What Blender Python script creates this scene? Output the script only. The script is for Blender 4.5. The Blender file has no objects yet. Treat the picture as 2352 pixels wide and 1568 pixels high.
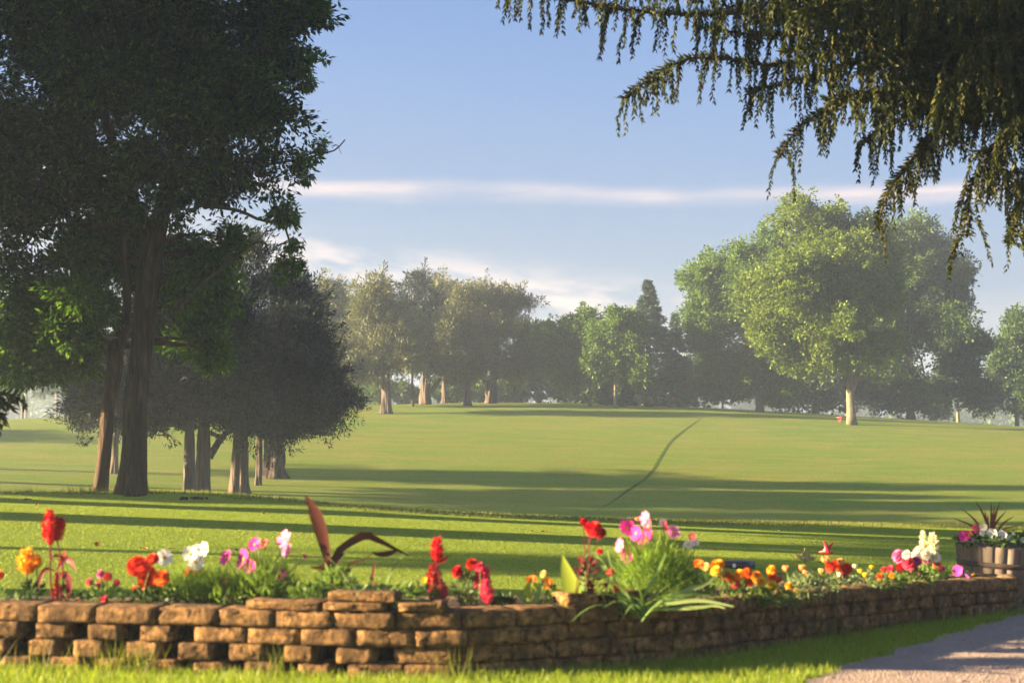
import bpy, math, random
import numpy as np
from mathutils import Vector
sc = bpy.context.scene
col = sc.collection
R = math.radians

# ------------------------------------------------------------------ camera
F = 3267.0                                  # focal length in units of the 2352-wide picture
CAM_H = 1.25
PITCH = math.atan((1025 - 784) / F)
cd = bpy.data.cameras.new('camera')
cd.lens = 50.0; cd.sensor_width = 36.0; cd.clip_end = 12000; cd.clip_start = 0.1
cam = bpy.data.objects.new('camera', cd); col.objects.link(cam)
cam.location = (0, 0, CAM_H)
cam.rotation_euler = (math.pi / 2 + PITCH, 0, 0)
cd.dof.use_dof = True; cd.dof.focus_distance = 38.0; cd.dof.aperture_fstop = 2.6
sc.camera = cam

# ------------------------------------------------------------------ light
SUN_EL, SUN_FRONT = R(14), R(6.0)        # sun low on the left, a little behind the camera
SD = Vector((math.cos(SUN_FRONT) * math.cos(SUN_EL), math.sin(SUN_FRONT) * math.cos(SUN_EL), -math.sin(SUN_EL)))
sl = bpy.data.lights.new('sun', 'SUN'); sl.energy = 5.0; sl.angle = R(0.55); sl.color = (1.0, 0.77, 0.46)
sun = bpy.data.objects.new('sun', sl); col.objects.link(sun)
sun.rotation_euler = SD.to_track_quat('-Z', 'Y').to_euler()
sc.view_settings.view_transform = 'Standard'; sc.view_settings.look = 'None'
sc.view_settings.exposure = 3.0; sc.view_settings.gamma = 1.0
w = bpy.data.worlds.new('World'); sc.world = w; w.use_nodes = True
nt = w.node_tree; N = nt.nodes; L = nt.links; N.clear()

def node(tree, t, **kw):
    n = tree.nodes.new(t)
    for k, v in kw.items():
        if k.startswith('i_'):
            n.inputs[k[2:].replace('_', ' ')].default_value = v
        else:
            setattr(n, k, v)
    return n

def mth(tree, op, a, b=None, c=None, clamp=False):
    n = tree.nodes.new('ShaderNodeMath'); n.operation = op; n.use_clamp = clamp
    for i, v in enumerate((a, b, c)):
        if v is None: continue
        if isinstance(v, (int, float)): n.inputs[i].default_value = v
        else: tree.links.new(v, n.inputs[i])
    return n.outputs[0]

def ramp(tree, fac, stops):
    n = tree.nodes.new('ShaderNodeValToRGB')
    e = n.color_ramp.elements
    while len(e) < len(stops): e.new(0.5)
    for i, (p, c) in enumerate(stops):
        e[i].position = p; e[i].color = (c[0], c[1], c[2], 1) if not isinstance(c, (int, float)) else (c, c, c, 1)
    tree.links.new(fac, n.inputs[0])
    return n.outputs[0]

def build_world():
    sky = node(nt, 'ShaderNodeTexSky', sky_type='NISHITA')
    sky.sun_disc = False; sky.sun_elevation = SUN_EL
    sky.sun_rotation = math.atan2(-SD.x, -SD.y)
    sky.altitude = 100; sky.air_density = 1.0; sky.dust_density = 1.4; sky.ozone_density = 1.6
    tc = node(nt, 'ShaderNodeTexCoord')
    sp = node(nt, 'ShaderNodeSeparateXYZ'); L.new(tc.outputs['Generated'], sp.inputs[0])
    x, y, z = sp.outputs
    r = mth(nt, 'SQRT', mth(nt, 'ADD', mth(nt, 'MULTIPLY', x, x), mth(nt, 'MULTIPLY', y, y)))
    az = mth(nt, 'ARCTAN2', x, y)
    el = mth(nt, 'DIVIDE', z, mth(nt, 'MAXIMUM', r, 0.001))
    def comb(a, b):
        c = node(nt, 'ShaderNodeCombineXYZ')
        for i, v in enumerate((a, b)):
            L.new(v, c.inputs[i])
        return c.outputs[0]
    def noise(vec, scale, detail=5, rough=.55):
        n = node(nt, 'ShaderNodeTexNoise', i_Scale=scale, i_Detail=detail, i_Roughness=rough)
        L.new(vec, n.inputs['Vector']); return n.outputs[0]
    def band(v, lo, hi, soft):      # 1 between lo and hi
        a = node(nt, 'ShaderNodeMapRange', interpolation_type='SMOOTHSTEP'); a.inputs[1].default_value = lo - soft; a.inputs[2].default_value = lo + soft
        L.new(v, a.inputs[0])
        b = node(nt, 'ShaderNodeMapRange', interpolation_type='SMOOTHSTEP'); b.inputs[1].default_value = hi - soft; b.inputs[2].default_value = hi + soft
        b.inputs[3].default_value = 1; b.inputs[4].default_value = 0
        L.new(v, b.inputs[0])
        return mth(nt, 'MULTIPLY', a.outputs[0], b.outputs[0])
    # long thin streak
    wob = mth(nt, 'MULTIPLY', mth(nt, 'SUBTRACT', noise(comb(mth(nt, 'MULTIPLY', az, 9), mth(nt, 'MULTIPLY', el, 30)), 1.0, 4), .5), .014)
    e1 = mth(nt, 'ADD', mth(nt, 'ADD', el, mth(nt, 'MULTIPLY', az, 0.022)), wob)
    n1 = noise(comb(mth(nt, 'MULTIPLY', az, 11), mth(nt, 'MULTIPLY', el, 110)), 1.0, 6, .6)
    m1 = mth(nt, 'MULTIPLY', band(e1, .1745, .1835, .0065), ramp(nt, n1, [(.28, .25), (.62, 1.0)]))
    fade = ramp(nt, noise(comb(mth(nt, 'MULTIPLY', az, 5.5), mth(nt, 'MULTIPLY', el, 2)), 1.0, 2), [(.35, .3), (.55, 1.0)])
    m1 = mth(nt, 'MULTIPLY', m1, fade)
    # broken low clouds sloping down to the right
    e2 = mth(nt, 'ADD', el, mth(nt, 'MULTIPLY', az, 0.13))
    n2 = noise(comb(mth(nt, 'MULTIPLY', az, 14), mth(nt, 'MULTIPLY', e2, 55)), 1.0, 7, .62)
    m2 = mth(nt, 'MULTIPLY', band(e2, .095, .125, .016), ramp(nt, n2, [(.42, 0.0), (.60, .85)]))
    m2 = mth(nt, 'MULTIPLY', m2, band(az, -.6, .12, .08))
    n3 = noise(comb(mth(nt, 'MULTIPLY', az, 5), mth(nt, 'MULTIPLY', el, 45)), 1.0, 5, .6)
    m3 = mth(nt, 'MULTIPLY', band(el, .03, .105, .025), ramp(nt, n3, [(.4, 0.0), (.7, .32)]))
    m = mth(nt, 'MINIMUM', mth(nt, 'ADD', mth(nt, 'ADD', m1, m2), m3), 1.0)
    mx = node(nt, 'ShaderNodeMix', data_type='RGBA')
    L.new(mth(nt, 'MULTIPLY', m, .82), mx.inputs[0])
    tint = node(nt, 'ShaderNodeMix', data_type='RGBA', blend_type='MULTIPLY'); tint.inputs[0].default_value = 1
    L.new(sky.outputs[0], tint.inputs[6]); tint.inputs[7].default_value = SKY_TINT
    low = node(nt, 'ShaderNodeMapRange', interpolation_type='SMOOTHSTEP'); low.inputs[1].default_value = -.02; low.inputs[2].default_value = .42
    low.inputs[3].default_value = .95; low.inputs[4].default_value = 0; L.new(el, low.inputs[0])
    lm = node(nt, 'ShaderNodeMix', data_type='RGBA'); L.new(low.outputs[0], lm.inputs[0]); L.new(tint.outputs[2], lm.inputs[6]); lm.inputs[7].default_value = (.66, .83, 1.2, 1)
    L.new(lm.outputs[2], mx.inputs[6]); mx.inputs[7].default_value = CLOUD_COL
    bg = node(nt, 'ShaderNodeBackground'); bg.inputs[1].default_value = SKY_STR
    L.new(mx.outputs[2], bg.inputs[0])
    out = node(nt, 'ShaderNodeOutputWorld'); L.new(bg.outputs[0], out.inputs[0])
SKY_TINT = (.44, .51, .69, 1); CLOUD_COL = (3.1, 2.45, 2.2, 1); SKY_STR = 0.05
build_world()
sc.cycles.max_bounces = 8; sc.cycles.diffuse_bounces = 3; sc.cycles.transmission_bounces = 4
sc.cycles.volume_bounces = 0; sc.cycles.use_denoising = True
sc.cycles.sample_clamp_indirect = 4.0

# ------------------------------------------------------------------ mapping helpers
def ray(xd, yd):
    xc = (xd - 1176) / F; yc = (784 - yd) / F
    d = np.array([xc, math.cos(PITCH) - yc * math.sin(PITCH), math.sin(PITCH) + yc * math.cos(PITCH)])
    return d
def P(xd, yd, D):
    d = ray(xd, yd); return np.array([0, 0, CAM_H]) + d * (D / d[1])

# ------------------------------------------------------------------ terrain
def sstep(a, b, x):
    t = np.clip((x - a) / (b - a), 0, 1); return t * t * (3 - 2 * t)
def tilt(Y): return .02 + .03 * sstep(9, 18, Y)
_ex = np.array([-900, 0, 210, 480, 850, 1176, 1500, 2000, 2352, 3300.])
_ey = np.array([1112, 1132, 1136, 1146, 1170, 1183, 1194, 1204, 1213, 1240.])
_D = (CAM_H) / ((_ey - 1025) / F - .05 * (_ex - 1176) / F)
_eX = (_ex - 1176) / F * _D
def edgeY(X): return np.interp(X, _eX, _D)
_fy = np.array([20, 30, 38, 44, 60, 80, 92, 100, 108, 120, 140, 180, 260, 600, 4000.])
_fz = np.array([-.9, -1.1, -1.2, -.98, -.2, 1.82, 3.35, 4.1, 4.48, 4.55, 4.2, 3.0, 0, -12, -12.])
_fyy = np.linspace(20, 400, 1521)
_fzz = np.interp(_fyy, _fy, _fz)
_k = np.exp(-np.linspace(-2, 2, 33) ** 2); _k /= _k.sum()
_fzz = np.convolve(np.pad(_fzz, 16, mode='edge'), _k, 'valid')
def terrain(X, Y):
    X = np.asarray(X, float); Y = np.asarray(Y, float)
    Xs = 40 * np.tanh(X / 40)
    near = -tilt(Y) * 18 * np.tanh(X / 18)
    near = near + .018 * np.minimum(X, 0) * (1 - sstep(9, 15, Y)) * (X > -12)
    near = near + .16 * np.exp(-(((X + 5.6) / 3.2) ** 2 + ((Y - edgeY(X) + .6) / 1.1) ** 2))
    far = np.where(Y < 400, np.interp(Y, _fyy, _fzz), np.interp(Y, _fy, _fz))
    t = np.clip((Y - 44) / 56, 0, 1.2)
    far = far - (.034 - .027 * t) * Xs + (.0010 - .0019 * t) * np.clip(np.abs(X), 0, 55) ** 2
    far = far + .10 * np.sin(X * .11 + 1.3) * np.sin(Y * .13 + .4)
    w_ = sstep(0, 7.5, Y - edgeY(X))
    return near * (1 - w_) + far * w_
def tz(X, Y): return float(terrain(X, Y))
def G(xd, yd, Ymax=140):
    """ground point seen at a place of the photograph"""
    d = ray(xd, yd)
    Ys = np.arange(3, Ymax, .05)
    pts = np.outer(Ys / d[1], d); pts[:, 2] += CAM_H
    h = pts[:, 2] - terrain(pts[:, 0], pts[:, 1])
    i = np.where(h <= 0)[0]
    i = i[0] if len(i) else len(Ys) - 1
    p = pts[i]; return np.array([p[0], p[1], tz(p[0], p[1])])
def ground_at(xd, D):
    X = (xd - 1176) / F * D; return np.array([X, D, tz(X, D)])

# ------------------------------------------------------------------ object helpers
def new_obj(name, me, parent=None):
    o = bpy.data.objects.new(name, me); col.objects.link(o)
    if parent is not None: o.parent = parent
    return o
def tag(o, label=None, cat=None, group=None, kind=None):
    if label: o['label'] = label
    if cat: o['category'] = cat
    if group: o['group'] = group
    if kind: o['kind'] = kind
    return o
def thing(name, loc, label, cat, group=None, rz=0):
    o = new_obj(name, None); o.location = [float(v) for v in loc]; o.rotation_euler = (0, 0, rz)
    o.empty_display_size = .2
    return tag(o, label, cat, group)

class MB:
    def __init__(s): s.v = []; s.f = []; s.n = 0; s.q = []
    def add(s, V, Fc):
        V = np.asarray(V, float).reshape(-1, 3)
        s.v.append(V)
        for f in Fc: s.f.append(tuple(int(i) + s.n for i in f))
        s.n += len(V)
    def addq(s, V, k):
        """V: (n*k,3) with independent k-gons"""
        V = np.asarray(V, float).reshape(-1, 3); n = len(V) // k
        s.v.append(V); s.q.append((k, np.arange(n * k).reshape(n, k) + s.n)); s.n += len(V)
    def grid(s, V, nu, nv, closed=False):
        """V nu rows of nv"""
        V = np.asarray(V).reshape(-1, 3)
        i = np.arange(nu - 1)[:, None]; j = np.arange(nv if closed else nv - 1)[None, :]
        jn = (j + 1) % nv
        q = np.stack([i * nv + j, i * nv + jn, (i + 1) * nv + jn, (i + 1) * nv + j], -1).reshape(-1, 4)
        s.v.append(V); s.q.append((4, q + s.n)); s.n += len(V)
    def mesh(s, name, mat=None, smooth=False):
        V = np.concatenate(s.v) if s.v else np.zeros((0, 3))
        loops = []; starts = []; tot = 0
        for k, q in s.q:
            loops.append(q.reshape(-1)); starts.append(tot + np.arange(len(q)) * k); tot += q.size
        if s.f:
            ln = [len(f) for f in s.f]
            loops.append(np.array([i for f in s.f for i in f])); starts.append(tot + np.concatenate([[0], np.cumsum(ln)[:-1]])); tot += sum(ln)
        me = bpy.data.meshes.new(name)
        if tot:
            lp = np.concatenate(loops).astype(np.int32); st = np.concatenate(starts).astype(np.int32)
            me.vertices.add(len(V)); me.vertices.foreach_set('co', V.astype(np.float32).reshape(-1))
            me.loops.add(len(lp)); me.loops.foreach_set('vertex_index', lp)
            me.polygons.add(len(st)); me.polygons.foreach_set('loop_start', st)
            me.update(calc_edges=True)
            if smooth: me.polygons.foreach_set('use_smooth', np.ones(len(st), bool))
        if mat: me.materials.append(mat)
        return me
    def build(s, name, mat, parent=None, smooth=False):
        return new_obj(name, s.mesh(name, mat, smooth), parent)
    def tube(s, pts, rad, n=8, flute=0, rng=None, caps=True):
        pts = np.asarray(pts, float); m = len(pts)
        rad = np.broadcast_to(np.asarray(rad, float), (m,))
        T = np.gradient(pts, axis=0); T /= np.linalg.norm(T, axis=1)[:, None] + 1e-9
        up = np.array([0, 1., 0]) if abs(T[0][1]) < .8 else np.array([1., 0, 0])
        a = np.linspace(0, 2 * np.pi, n, endpoint=False)
        rows = []
        u = np.cross(T[0], up); u /= np.linalg.norm(u)
        for i in range(m):
            u = u - T[i] * np.dot(u, T[i]); u /= np.linalg.norm(u) + 1e-9
            vv = np.cross(T[i], u)
            r = rad[i] * np.ones(n)
            if flute is not None and not np.isscalar(flute): r = r * (1 + flute[i])
            rows.append(pts[i] + np.outer(np.cos(a) * r, u) + np.outer(np.sin(a) * r, vv))
        base = s.n
        s.grid(np.array(rows), m, n, closed=True)
        if caps:
            s.f.append(tuple(base + (m - 1) * n + k for k in range(n)))
            s.f.append(tuple(base + k for k in reversed(range(n))))

def nrm(v): return v / (np.linalg.norm(v, axis=-1, keepdims=True) + 1e-9)
def spline(pts, n):
    pts = np.asarray(pts, float)
    if len(pts) == 2:
        t = np.linspace(0, 1, n)[:, None]; return pts[0] * (1 - t) + pts[1] * t
    d = np.concatenate([[0], np.cumsum(np.linalg.norm(np.diff(pts[:, :3], axis=0), axis=1))]); d /= d[-1]
    pp = np.vstack([2 * pts[0] - pts[1], pts, 2 * pts[-1] - pts[-2]])
    out = []
    for t in np.linspace(0, 1, n):
        i = min(np.searchsorted(d, t, side='right') - 1, len(pts) - 2); i = max(i, 0)
        u = (t - d[i]) / (d[i + 1] - d[i] + 1e-9)
        a, b, c, e = pp[i], pp[i + 1], pp[i + 2], pp[i + 3]
        out.append(.5 * ((2 * b) + (-a + c) * u + (2 * a - 5 * b + 4 * c - e) * u * u + (-a + 3 * b - 3 * c + e) * u ** 3))
    return np.array(out)

# ------------------------------------------------------------------ materials
def mat_base(name):
    m = bpy.data.materials.new(name); m.use_nodes = True
    t = m.node_tree; t.nodes.clear()
    out = t.nodes.new('ShaderNodeOutputMaterial')
    return m, t, out
def mixc(t, fac, a, b, mode='MIX'):
    n = t.nodes.new('ShaderNodeMix'); n.data_type = 'RGBA'; n.blend_type = mode
    for i, v in ((0, fac), (6, a), (7, b)):
        if isinstance(v, (int, float)): n.inputs[i].default_value = v
        elif isinstance(v, (tuple, list)): n.inputs[i].default_value = (v[0], v[1], v[2], 1)
        else: t.links.new(v, n.inputs[i])
    return n.outputs[2]
def tnoise(t, scale, detail=4, rough=.55, vec=None, sx=None):
    n = t.nodes.new('ShaderNodeTexNoise'); n.inputs['Scale'].default_value = scale
    n.inputs['Detail'].default_value = detail; n.inputs['Roughness'].default_value = rough
    g = t.nodes.new('ShaderNodeTexCoord'); src = g.outputs['Object']
    if sx:
        mp = t.nodes.new('ShaderNodeMapping'); mp.inputs['Scale'].default_value = sx
        t.links.new(src, mp.inputs['Vector']); src = mp.outputs[0]
    t.links.new(src, n.inputs['Vector'])
    return n.outputs[0]

def leaf_mat(name, c1, c2, trans=.45, rough=.5, c3=None, spec=.25):
    """leaf: per-leaf colour between c1 and c2"""
    m, t, out = mat_base(name)
    geo = t.nodes.new('ShaderNodeNewGeometry')
    rnd = geo.outputs['Random Per Island']
    st = [(0, c1), (1, c2)] if c3 is None else [(0, c1), (.8, c2), (1, c3)]
    c = ramp(t, rnd, st)
    b = node(t, 'ShaderNodeBsdfPrincipled', i_Roughness=rough); b.inputs['Specular IOR Level'].default_value = spec
    t.links.new(c, b.inputs['Base Color'])
    tr = t.nodes.new('ShaderNodeBsdfTranslucent')
    hs = mixc(t, 1.0, c, (1.15, 1.2, .55), 'MULTIPLY'); t.links.new(hs, tr.inputs[0])
    mx = t.nodes.new('ShaderNodeMixShader'); mx.inputs[0].default_value = trans
    t.links.new(b.outputs[0], mx.inputs[1]); t.links.new(tr.outputs[0], mx.inputs[2]); t.links.new(mx.outputs[0], out.inputs[0])
    return m

def petal_mat(name, c1, c2, trans=.35):
    m, t, out = mat_base(name)
    geo = t.nodes.new('ShaderNodeNewGeometry')
    c = ramp(t, geo.outputs['Random Per Island'], [(0, c1), (1, c2)])
    b = node(t, 'ShaderNodeBsdfPrincipled', i_Roughness=.6); b.inputs['Specular IOR Level'].default_value = .2
    t.links.new(c, b.inputs['Base Color'])
    tr = t.nodes.new('ShaderNodeBsdfTranslucent'); t.links.new(c, tr.inputs[0])
    mx = t.nodes.new('ShaderNodeMixShader'); mx.inputs[0].default_value = trans
    t.links.new(b.outputs[0], mx.inputs[1]); t.links.new(tr.outputs[0], mx.inputs[2]); t.links.new(mx.outputs[0], out.inputs[0])
    return m

def grass_mat(name, cols, scale=1.0, dry=.3, nscale=90.0, up=.16):
    """mown grass seen as a sheet: upright blades facing every way, half letting light through"""
    m, t, out = mat_base(name)
    big = tnoise(t, .09 * scale, 7, .68)
    midn = tnoise(t, .55 * scale, 8, .72, sx=(.45, 1.3, 1))
    fine = tnoise(t, 18 * scale, 3, .7, sx=(.6, 1, 1))
    c = mixc(t, ramp(t, big, [(.35, 0), (.65, 1)]), cols[0], cols[1])
    c = mixc(t, mth(t, 'MULTIPLY', ramp(t, midn, [(.44, 0), (.66, 1)]), dry), c, cols[2])
    c = mixc(t, 1.0, c, ramp(t, fine, [(.3, .72), (.7, 1.25)]), 'MULTIPLY')
    c = mixc(t, 1.0, c, (.66, .66, .66), 'MULTIPLY')
    nz = t.nodes.new('ShaderNodeTexNoise'); nz.inputs['Scale'].default_value = nscale; nz.inputs['Detail'].default_value = 1
    g = t.nodes.new('ShaderNodeTexCoord'); t.links.new(g.outputs['Object'], nz.inputs['Vector'])
    v = node(t, 'ShaderNodeVectorMath', operation='SUBTRACT'); t.links.new(nz.outputs['Color'], v.inputs[0]); v.inputs[1].default_value = (.5, .5, .5)
    s = node(t, 'ShaderNodeVectorMath', operation='MULTIPLY'); t.links.new(v.outputs[0], s.inputs[0]); s.inputs[1].default_value = (6, 6, .5)
    a = node(t, 'ShaderNodeVectorMath', operation='ADD'); t.links.new(s.outputs[0], a.inputs[0]); a.inputs[1].default_value = (0, 0, up)
    nn = node(t, 'ShaderNodeVectorMath', operation='NORMALIZE'); t.links.new(a.outputs[0], nn.inputs[0])
    d = t.nodes.new('ShaderNodeBsdfDiffuse'); t.links.new(c, d.inputs[0]); t.links.new(nn.outputs[0], d.inputs['Normal'])
    tr = t.nodes.new('ShaderNodeBsdfTranslucent'); t.links.new(mixc(t, 1, c, (1.15, 1.1, .5), 'MULTIPLY'), tr.inputs[0]); t.links.new(nn.outputs[0], tr.inputs['Normal'])
    mx = t.nodes.new('ShaderNodeAddShader')
    t.links.new(d.outputs[0], mx.inputs[0]); t.links.new(tr.outputs[0], mx.inputs[1]); t.links.new(mx.outputs[0], out.inputs[0])
    return m

def rough_mat(name, c1, c2, scale, bump=.5, dist=.02, c3=None, rough=.85, sx=None, spec=.2):
    m, t, out = mat_base(name)
    n = tnoise(t, scale, 7, .65, sx=sx); n2 = tnoise(t, scale * .3, 4, .6, sx=sx)
    c = mixc(t, ramp(t, n, [(.35, 0), (.65, 1)]), c1, c2)
    if c3: c = mixc(t, ramp(t, n2, [(.45, 0), (.62, 1)]), c, c3)
    b = node(t, 'ShaderNodeBsdfPrincipled', i_Roughness=rough); b.inputs['Specular IOR Level'].default_value = spec
    t.links.new(c, b.inputs['Base Color'])
    bp = t.nodes.new('ShaderNodeBump'); bp.inputs['Strength'].default_value = bump; bp.inputs['Distance'].default_value = dist
    t.links.new(n, bp.inputs['Height']); t.links.new(bp.outputs[0], b.inputs['Normal'])
    t.links.new(b.outputs[0], out.inputs[0])
    return m

M = {}
M['fairway'] = grass_mat('fairway_grass', [(.25, .385, .07), (.34, .395, .085), (.50, .40, .16)], 1, .6, 70)
M['tee'] = grass_mat('tee_grass', [(.30, .41, .065), (.33, .42, .075), (.40, .40, .12)], 1.5, .35, 220)
M['blade'] = leaf_mat('grass_blade', (.16, .24, .02), (.27, .34, .035), .5, .45, (.36, .32, .08))
M['blade_rim'] = leaf_mat('rim_grass_blade', (.10, .15, .02), (.20, .20, .04), .5, .5, (.32, .25, .09))
M['bark_big'] = rough_mat('deep_ridged_bark', (.014, .009, .006), (.10, .07, .048), 11, 1.0, .10, (.035, .024, .017), sx=(1.6, 1.6, .22))
M['bark_brown'] = rough_mat('brown_bark', (.03, .018, .011), (.13, .08, .045), 9, 1.0, .06, (.06, .038, .022), sx=(1.6, 1.6, .25))
M['bark_cedar'] = rough_mat('cedar_bark', (.045, .035, .027), (.17, .13, .10), 5, 1.0, .10, sx=(1.6, 1.6, .12))
M['bark_dark'] = rough_mat('dark_bark', (.05, .04, .033), (.12, .10, .085), 7, .8, .05, sx=(1.6, 1.6, .2))
M['bark_pale'] = rough_mat('pale_bark', (.13, .105, .07), (.22, .18, .115), 5, .6, .04, sx=(1.5, 1.5, .3))
M['leaf_big'] = leaf_mat('big_tree_leaf', (.008, .022, .003), (.024, .058, .006), .5, .5, (.10, .18, .014))
M['leaf_slim'] = leaf_mat('slim_tree_leaf', (.03, .075, .006), (.08, .16, .012), .55, .5, (.16, .26, .02))
M['leaf_maple'] = leaf_mat('maple_leaf', (.075, .125, .016), (.14, .19, .022), .4, .55, (.20, .25, .035))
M['leaf_maple2'] = leaf_mat('fresh_leaf', (.07, .13, .022), (.12, .19, .032), .4, .55)
M['leaf_dark'] = leaf_mat('dark_leaf', (.045, .085, .020), (.085, .135, .030), .35, .55)
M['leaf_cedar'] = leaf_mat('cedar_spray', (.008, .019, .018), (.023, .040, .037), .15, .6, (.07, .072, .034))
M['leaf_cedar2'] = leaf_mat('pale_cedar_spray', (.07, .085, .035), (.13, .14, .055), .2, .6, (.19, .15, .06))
M['leaf_blue'] = leaf_mat('blue_spruce_needles', (.06, .10, .085), (.13, .18, .16), .1, .6)
M['leaf_spruce'] = leaf_mat('spruce_needles', (.016, .030, .009), (.055, .07, .014), .25, .55, (.17, .13, .02))
M['twig'] = rough_mat('twig_bark', (.05, .035, .025), (.10, .07, .045), 20, .4, .01)
M['shrub'] = leaf_mat('shrub_leaf', (.06, .11, .018), (.12, .19, .03), .4, .55)

# ------------------------------------------------------------------ the ground: one sheet to the horizon
def terrain_sheet():
    xs = np.concatenate([-np.geomspace(400, 46, 16), np.arange(-44, -16, 1.0), np.arange(-16, 12, .25), np.arange(12, 44, 1.0), np.geomspace(46, 400, 16)])
    ys = np.concatenate([-np.geomspace(80, 5, 10), np.arange(-4, 5, 1.0), np.arange(5, 36, .25), np.arange(36, 150, 1.0), np.geomspace(152, 430, 20)])
    X, Y = np.meshgrid(xs, ys)
    Z = terrain(X, Y)
    b = MB(); b.grid(np.stack([X, Y, Z], -1), len(ys), len(xs))
    o = b.build('ground', M['fairway'], smooth=True)
    o.data.materials.append(M['tee'])
    cen = np.zeros(len(o.data.polygons) * 3, np.float32); o.data.polygons.foreach_get('center', cen); cen = cen.reshape(-1, 3)
    idx = ((cen[:, 1] < edgeY(cen[:, 0]) + .2)).astype(np.int32)
    o.data.polygons.foreach_set('material_index', idx)
    tag(o, 'gently sloping mown golf course ground with a raised tee lawn', kind='structure')
terrain_sheet()

def in_poly(px, py, poly):
    c = np.zeros(len(px), bool); j = len(poly) - 1
    for i in range(len(poly)):
        xi, yi = poly[i]; xj, yj = poly[j]
        with np.errstate(divide='ignore', invalid='ignore'):
            k = ((yi > py) != (yj > py)) & (px < (xj - xi) * (py - yi) / (yj - yi + 1e-12) + xi)
        c ^= k; j = i
    return c

# gravel path bottom right
PATH = [(G(x, y)[0], G(x, y)[1]) for x, y in ((1850, 1580), (1920, 1540), (2010, 1515), (2120, 1480), (2230, 1448), (2352, 1412), (2440, 1390))]
PATH = PATH + [(6.2, 11.6), (9.5, 10.5), (9.5, 2.5), (2.0, 2.5), (1.25, 4.6)]
def path_sheet():
    m, t, out = mat_base('gravel')
    n1 = tnoise(t, 55, 4, .7); n2 = tnoise(t, 3, 5, .6); vo = t.nodes.new('ShaderNodeTexVoronoi'); vo.inputs['Scale'].default_value = 70
    g = t.nodes.new('ShaderNodeTexCoord'); t.links.new(g.outputs['Object'], vo.inputs['Vector'])
    c = mixc(t, ramp(t, n1, [(.3, 0), (.7, 1)]), (.20, .145, .11), (.47, .34, .26))
    c = mixc(t, mth(t, 'MULTIPLY', ramp(t, n2, [(.4, 0), (.7, 1)]), .5), c, (.22, .16, .12))
    b = node(t, 'ShaderNodeBsdfPrincipled', i_Roughness=.9); t.links.new(c, b.inputs['Base Color'])
    bp = t.nodes.new('ShaderNodeBump'); bp.inputs['Strength'].default_value = 1; bp.inputs['Distance'].default_value = .012
    t.links.new(vo.outputs['Distance'], bp.inputs['Height']); t.links.new(bp.outputs[0], b.inputs['Normal']); t.links.new(b.outputs[0], out.inputs[0])
    xs = np.arange(1.0, 9.6, .06); ys = np.arange(2.4, 12, .06)
    X, Y = np.meshgrid(xs, ys)
    # sit on the coarse ground facets
    Z = terrain(X, Y) + .012
    q = []
    nx = len(xs)
    cx = (X[:-1, :-1] + .03).ravel(); cy = (Y[:-1, :-1] + .03).ravel()
    jx = .06 * np.sin(cy * 9) + .03 * np.sin(cx * 31 + cy * 17)
    keep = in_poly(cx + jx, cy + jx, PATH)
    ii = np.arange(len(ys) - 1)[:, None] * nx + np.arange(nx - 1)[None, :]; ii = ii.ravel()[keep]
    b_ = MB(); b_.v = [np.stack([X, Y, Z], -1).reshape(-1, 3)]; b_.n = X.size
    b_.q = [(4, np.stack([ii, ii + 1, ii + nx + 1, ii + nx], -1))]
    o = b_.build('gravel_path', m, smooth=True); tag(o, 'pale pinkish gravel path beside the grass strip', kind='structure')
path_sheet()

def ribbon(name, pts, wid, mat, label, lift=.012, ragged=0.0):
    rng = np.random.default_rng(len(name))
    g = np.array(pts); n = max(20, int(np.linalg.norm(np.diff(g, axis=0), axis=1).sum() / .5))
    s = spline(g[:, :2], n)
    T = np.gradient(s, axis=0); T /= np.linalg.norm(T, axis=1)[:, None]
    Nn = np.stack([-T[:, 1], T[:, 0]], -1)
    ww = wid * (1 + ragged * rng.uniform(-1, 1, n)) * np.clip(np.minimum(np.linspace(0, 5, n), np.linspace(5, 0, n)), .06, 1)
    cols = []
    for k in (-.5, 0, .5):
        q = s + Nn * (ww * k)[:, None]; cols.insert(0, np.stack([q[:, 0], q[:, 1], terrain(q[:, 0], q[:, 1]) + lift], -1))
    b = MB(); b.grid(np.stack(cols, 1), n, 3)
    o = b.build(name, mat, smooth=True); tag(o, label, kind='structure'); return o
M['track'] = grass_mat('pressed_grass', [(.15, .24, .06), (.18, .25, .065), (.21, .24, .08)], 1, .2, 70)
M['tyre'] = grass_mat('tyre_pressed_grass', [(.23, .33, .06), (.31, .34, .07), (.44, .35, .13)], 1, .4, 70)
ribbon('dew_track', [G(1622, 955), G(1590, 975), G(1545, 1010), G(1520, 1045), G(1496, 1085), G(1455, 1118), G(1410, 1150), G(1360, 1180)], .15, M['track'], 'dark narrow curving track down the fairway slope', .012, .35)

# ------------------------------------------------------------------ grass blades
def blades(name, pts, h, wdt, mat, label, seed, lean=.35):
    rng = np.random.default_rng(seed); n = len(pts)
    a = rng.uniform(0, 2 * np.pi, n); hh = h * rng.uniform(.5, 1.3, n); ww = wdt * rng.uniform(.7, 1.3, n)
    side = np.stack([np.cos(a), np.sin(a), np.zeros(n)], -1) * ww[:, None] * .5
    tip = pts + np.stack([rng.normal(0, lean, n) * hh, rng.normal(0, lean, n) * hh, hh], -1)
    V = np.stack([pts - side, pts + side, tip], 1).reshape(-1, 3)
    b = MB(); b.addq(V, 3)
    o = b.build(name, mat); tag(o, label, kind='stuff'); return o

def scatter(n, x0, x1, y0, y1, seed, cond):
    rng = np.random.default_rng(seed)
    X = rng.uniform(x0, x1, n); Y = rng.uniform(y0, y1, n)
    k = cond(X, Y); X, Y = X[k], Y[k]
    return np.stack([X, Y, terrain(X, Y) - .004], -1)

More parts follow.
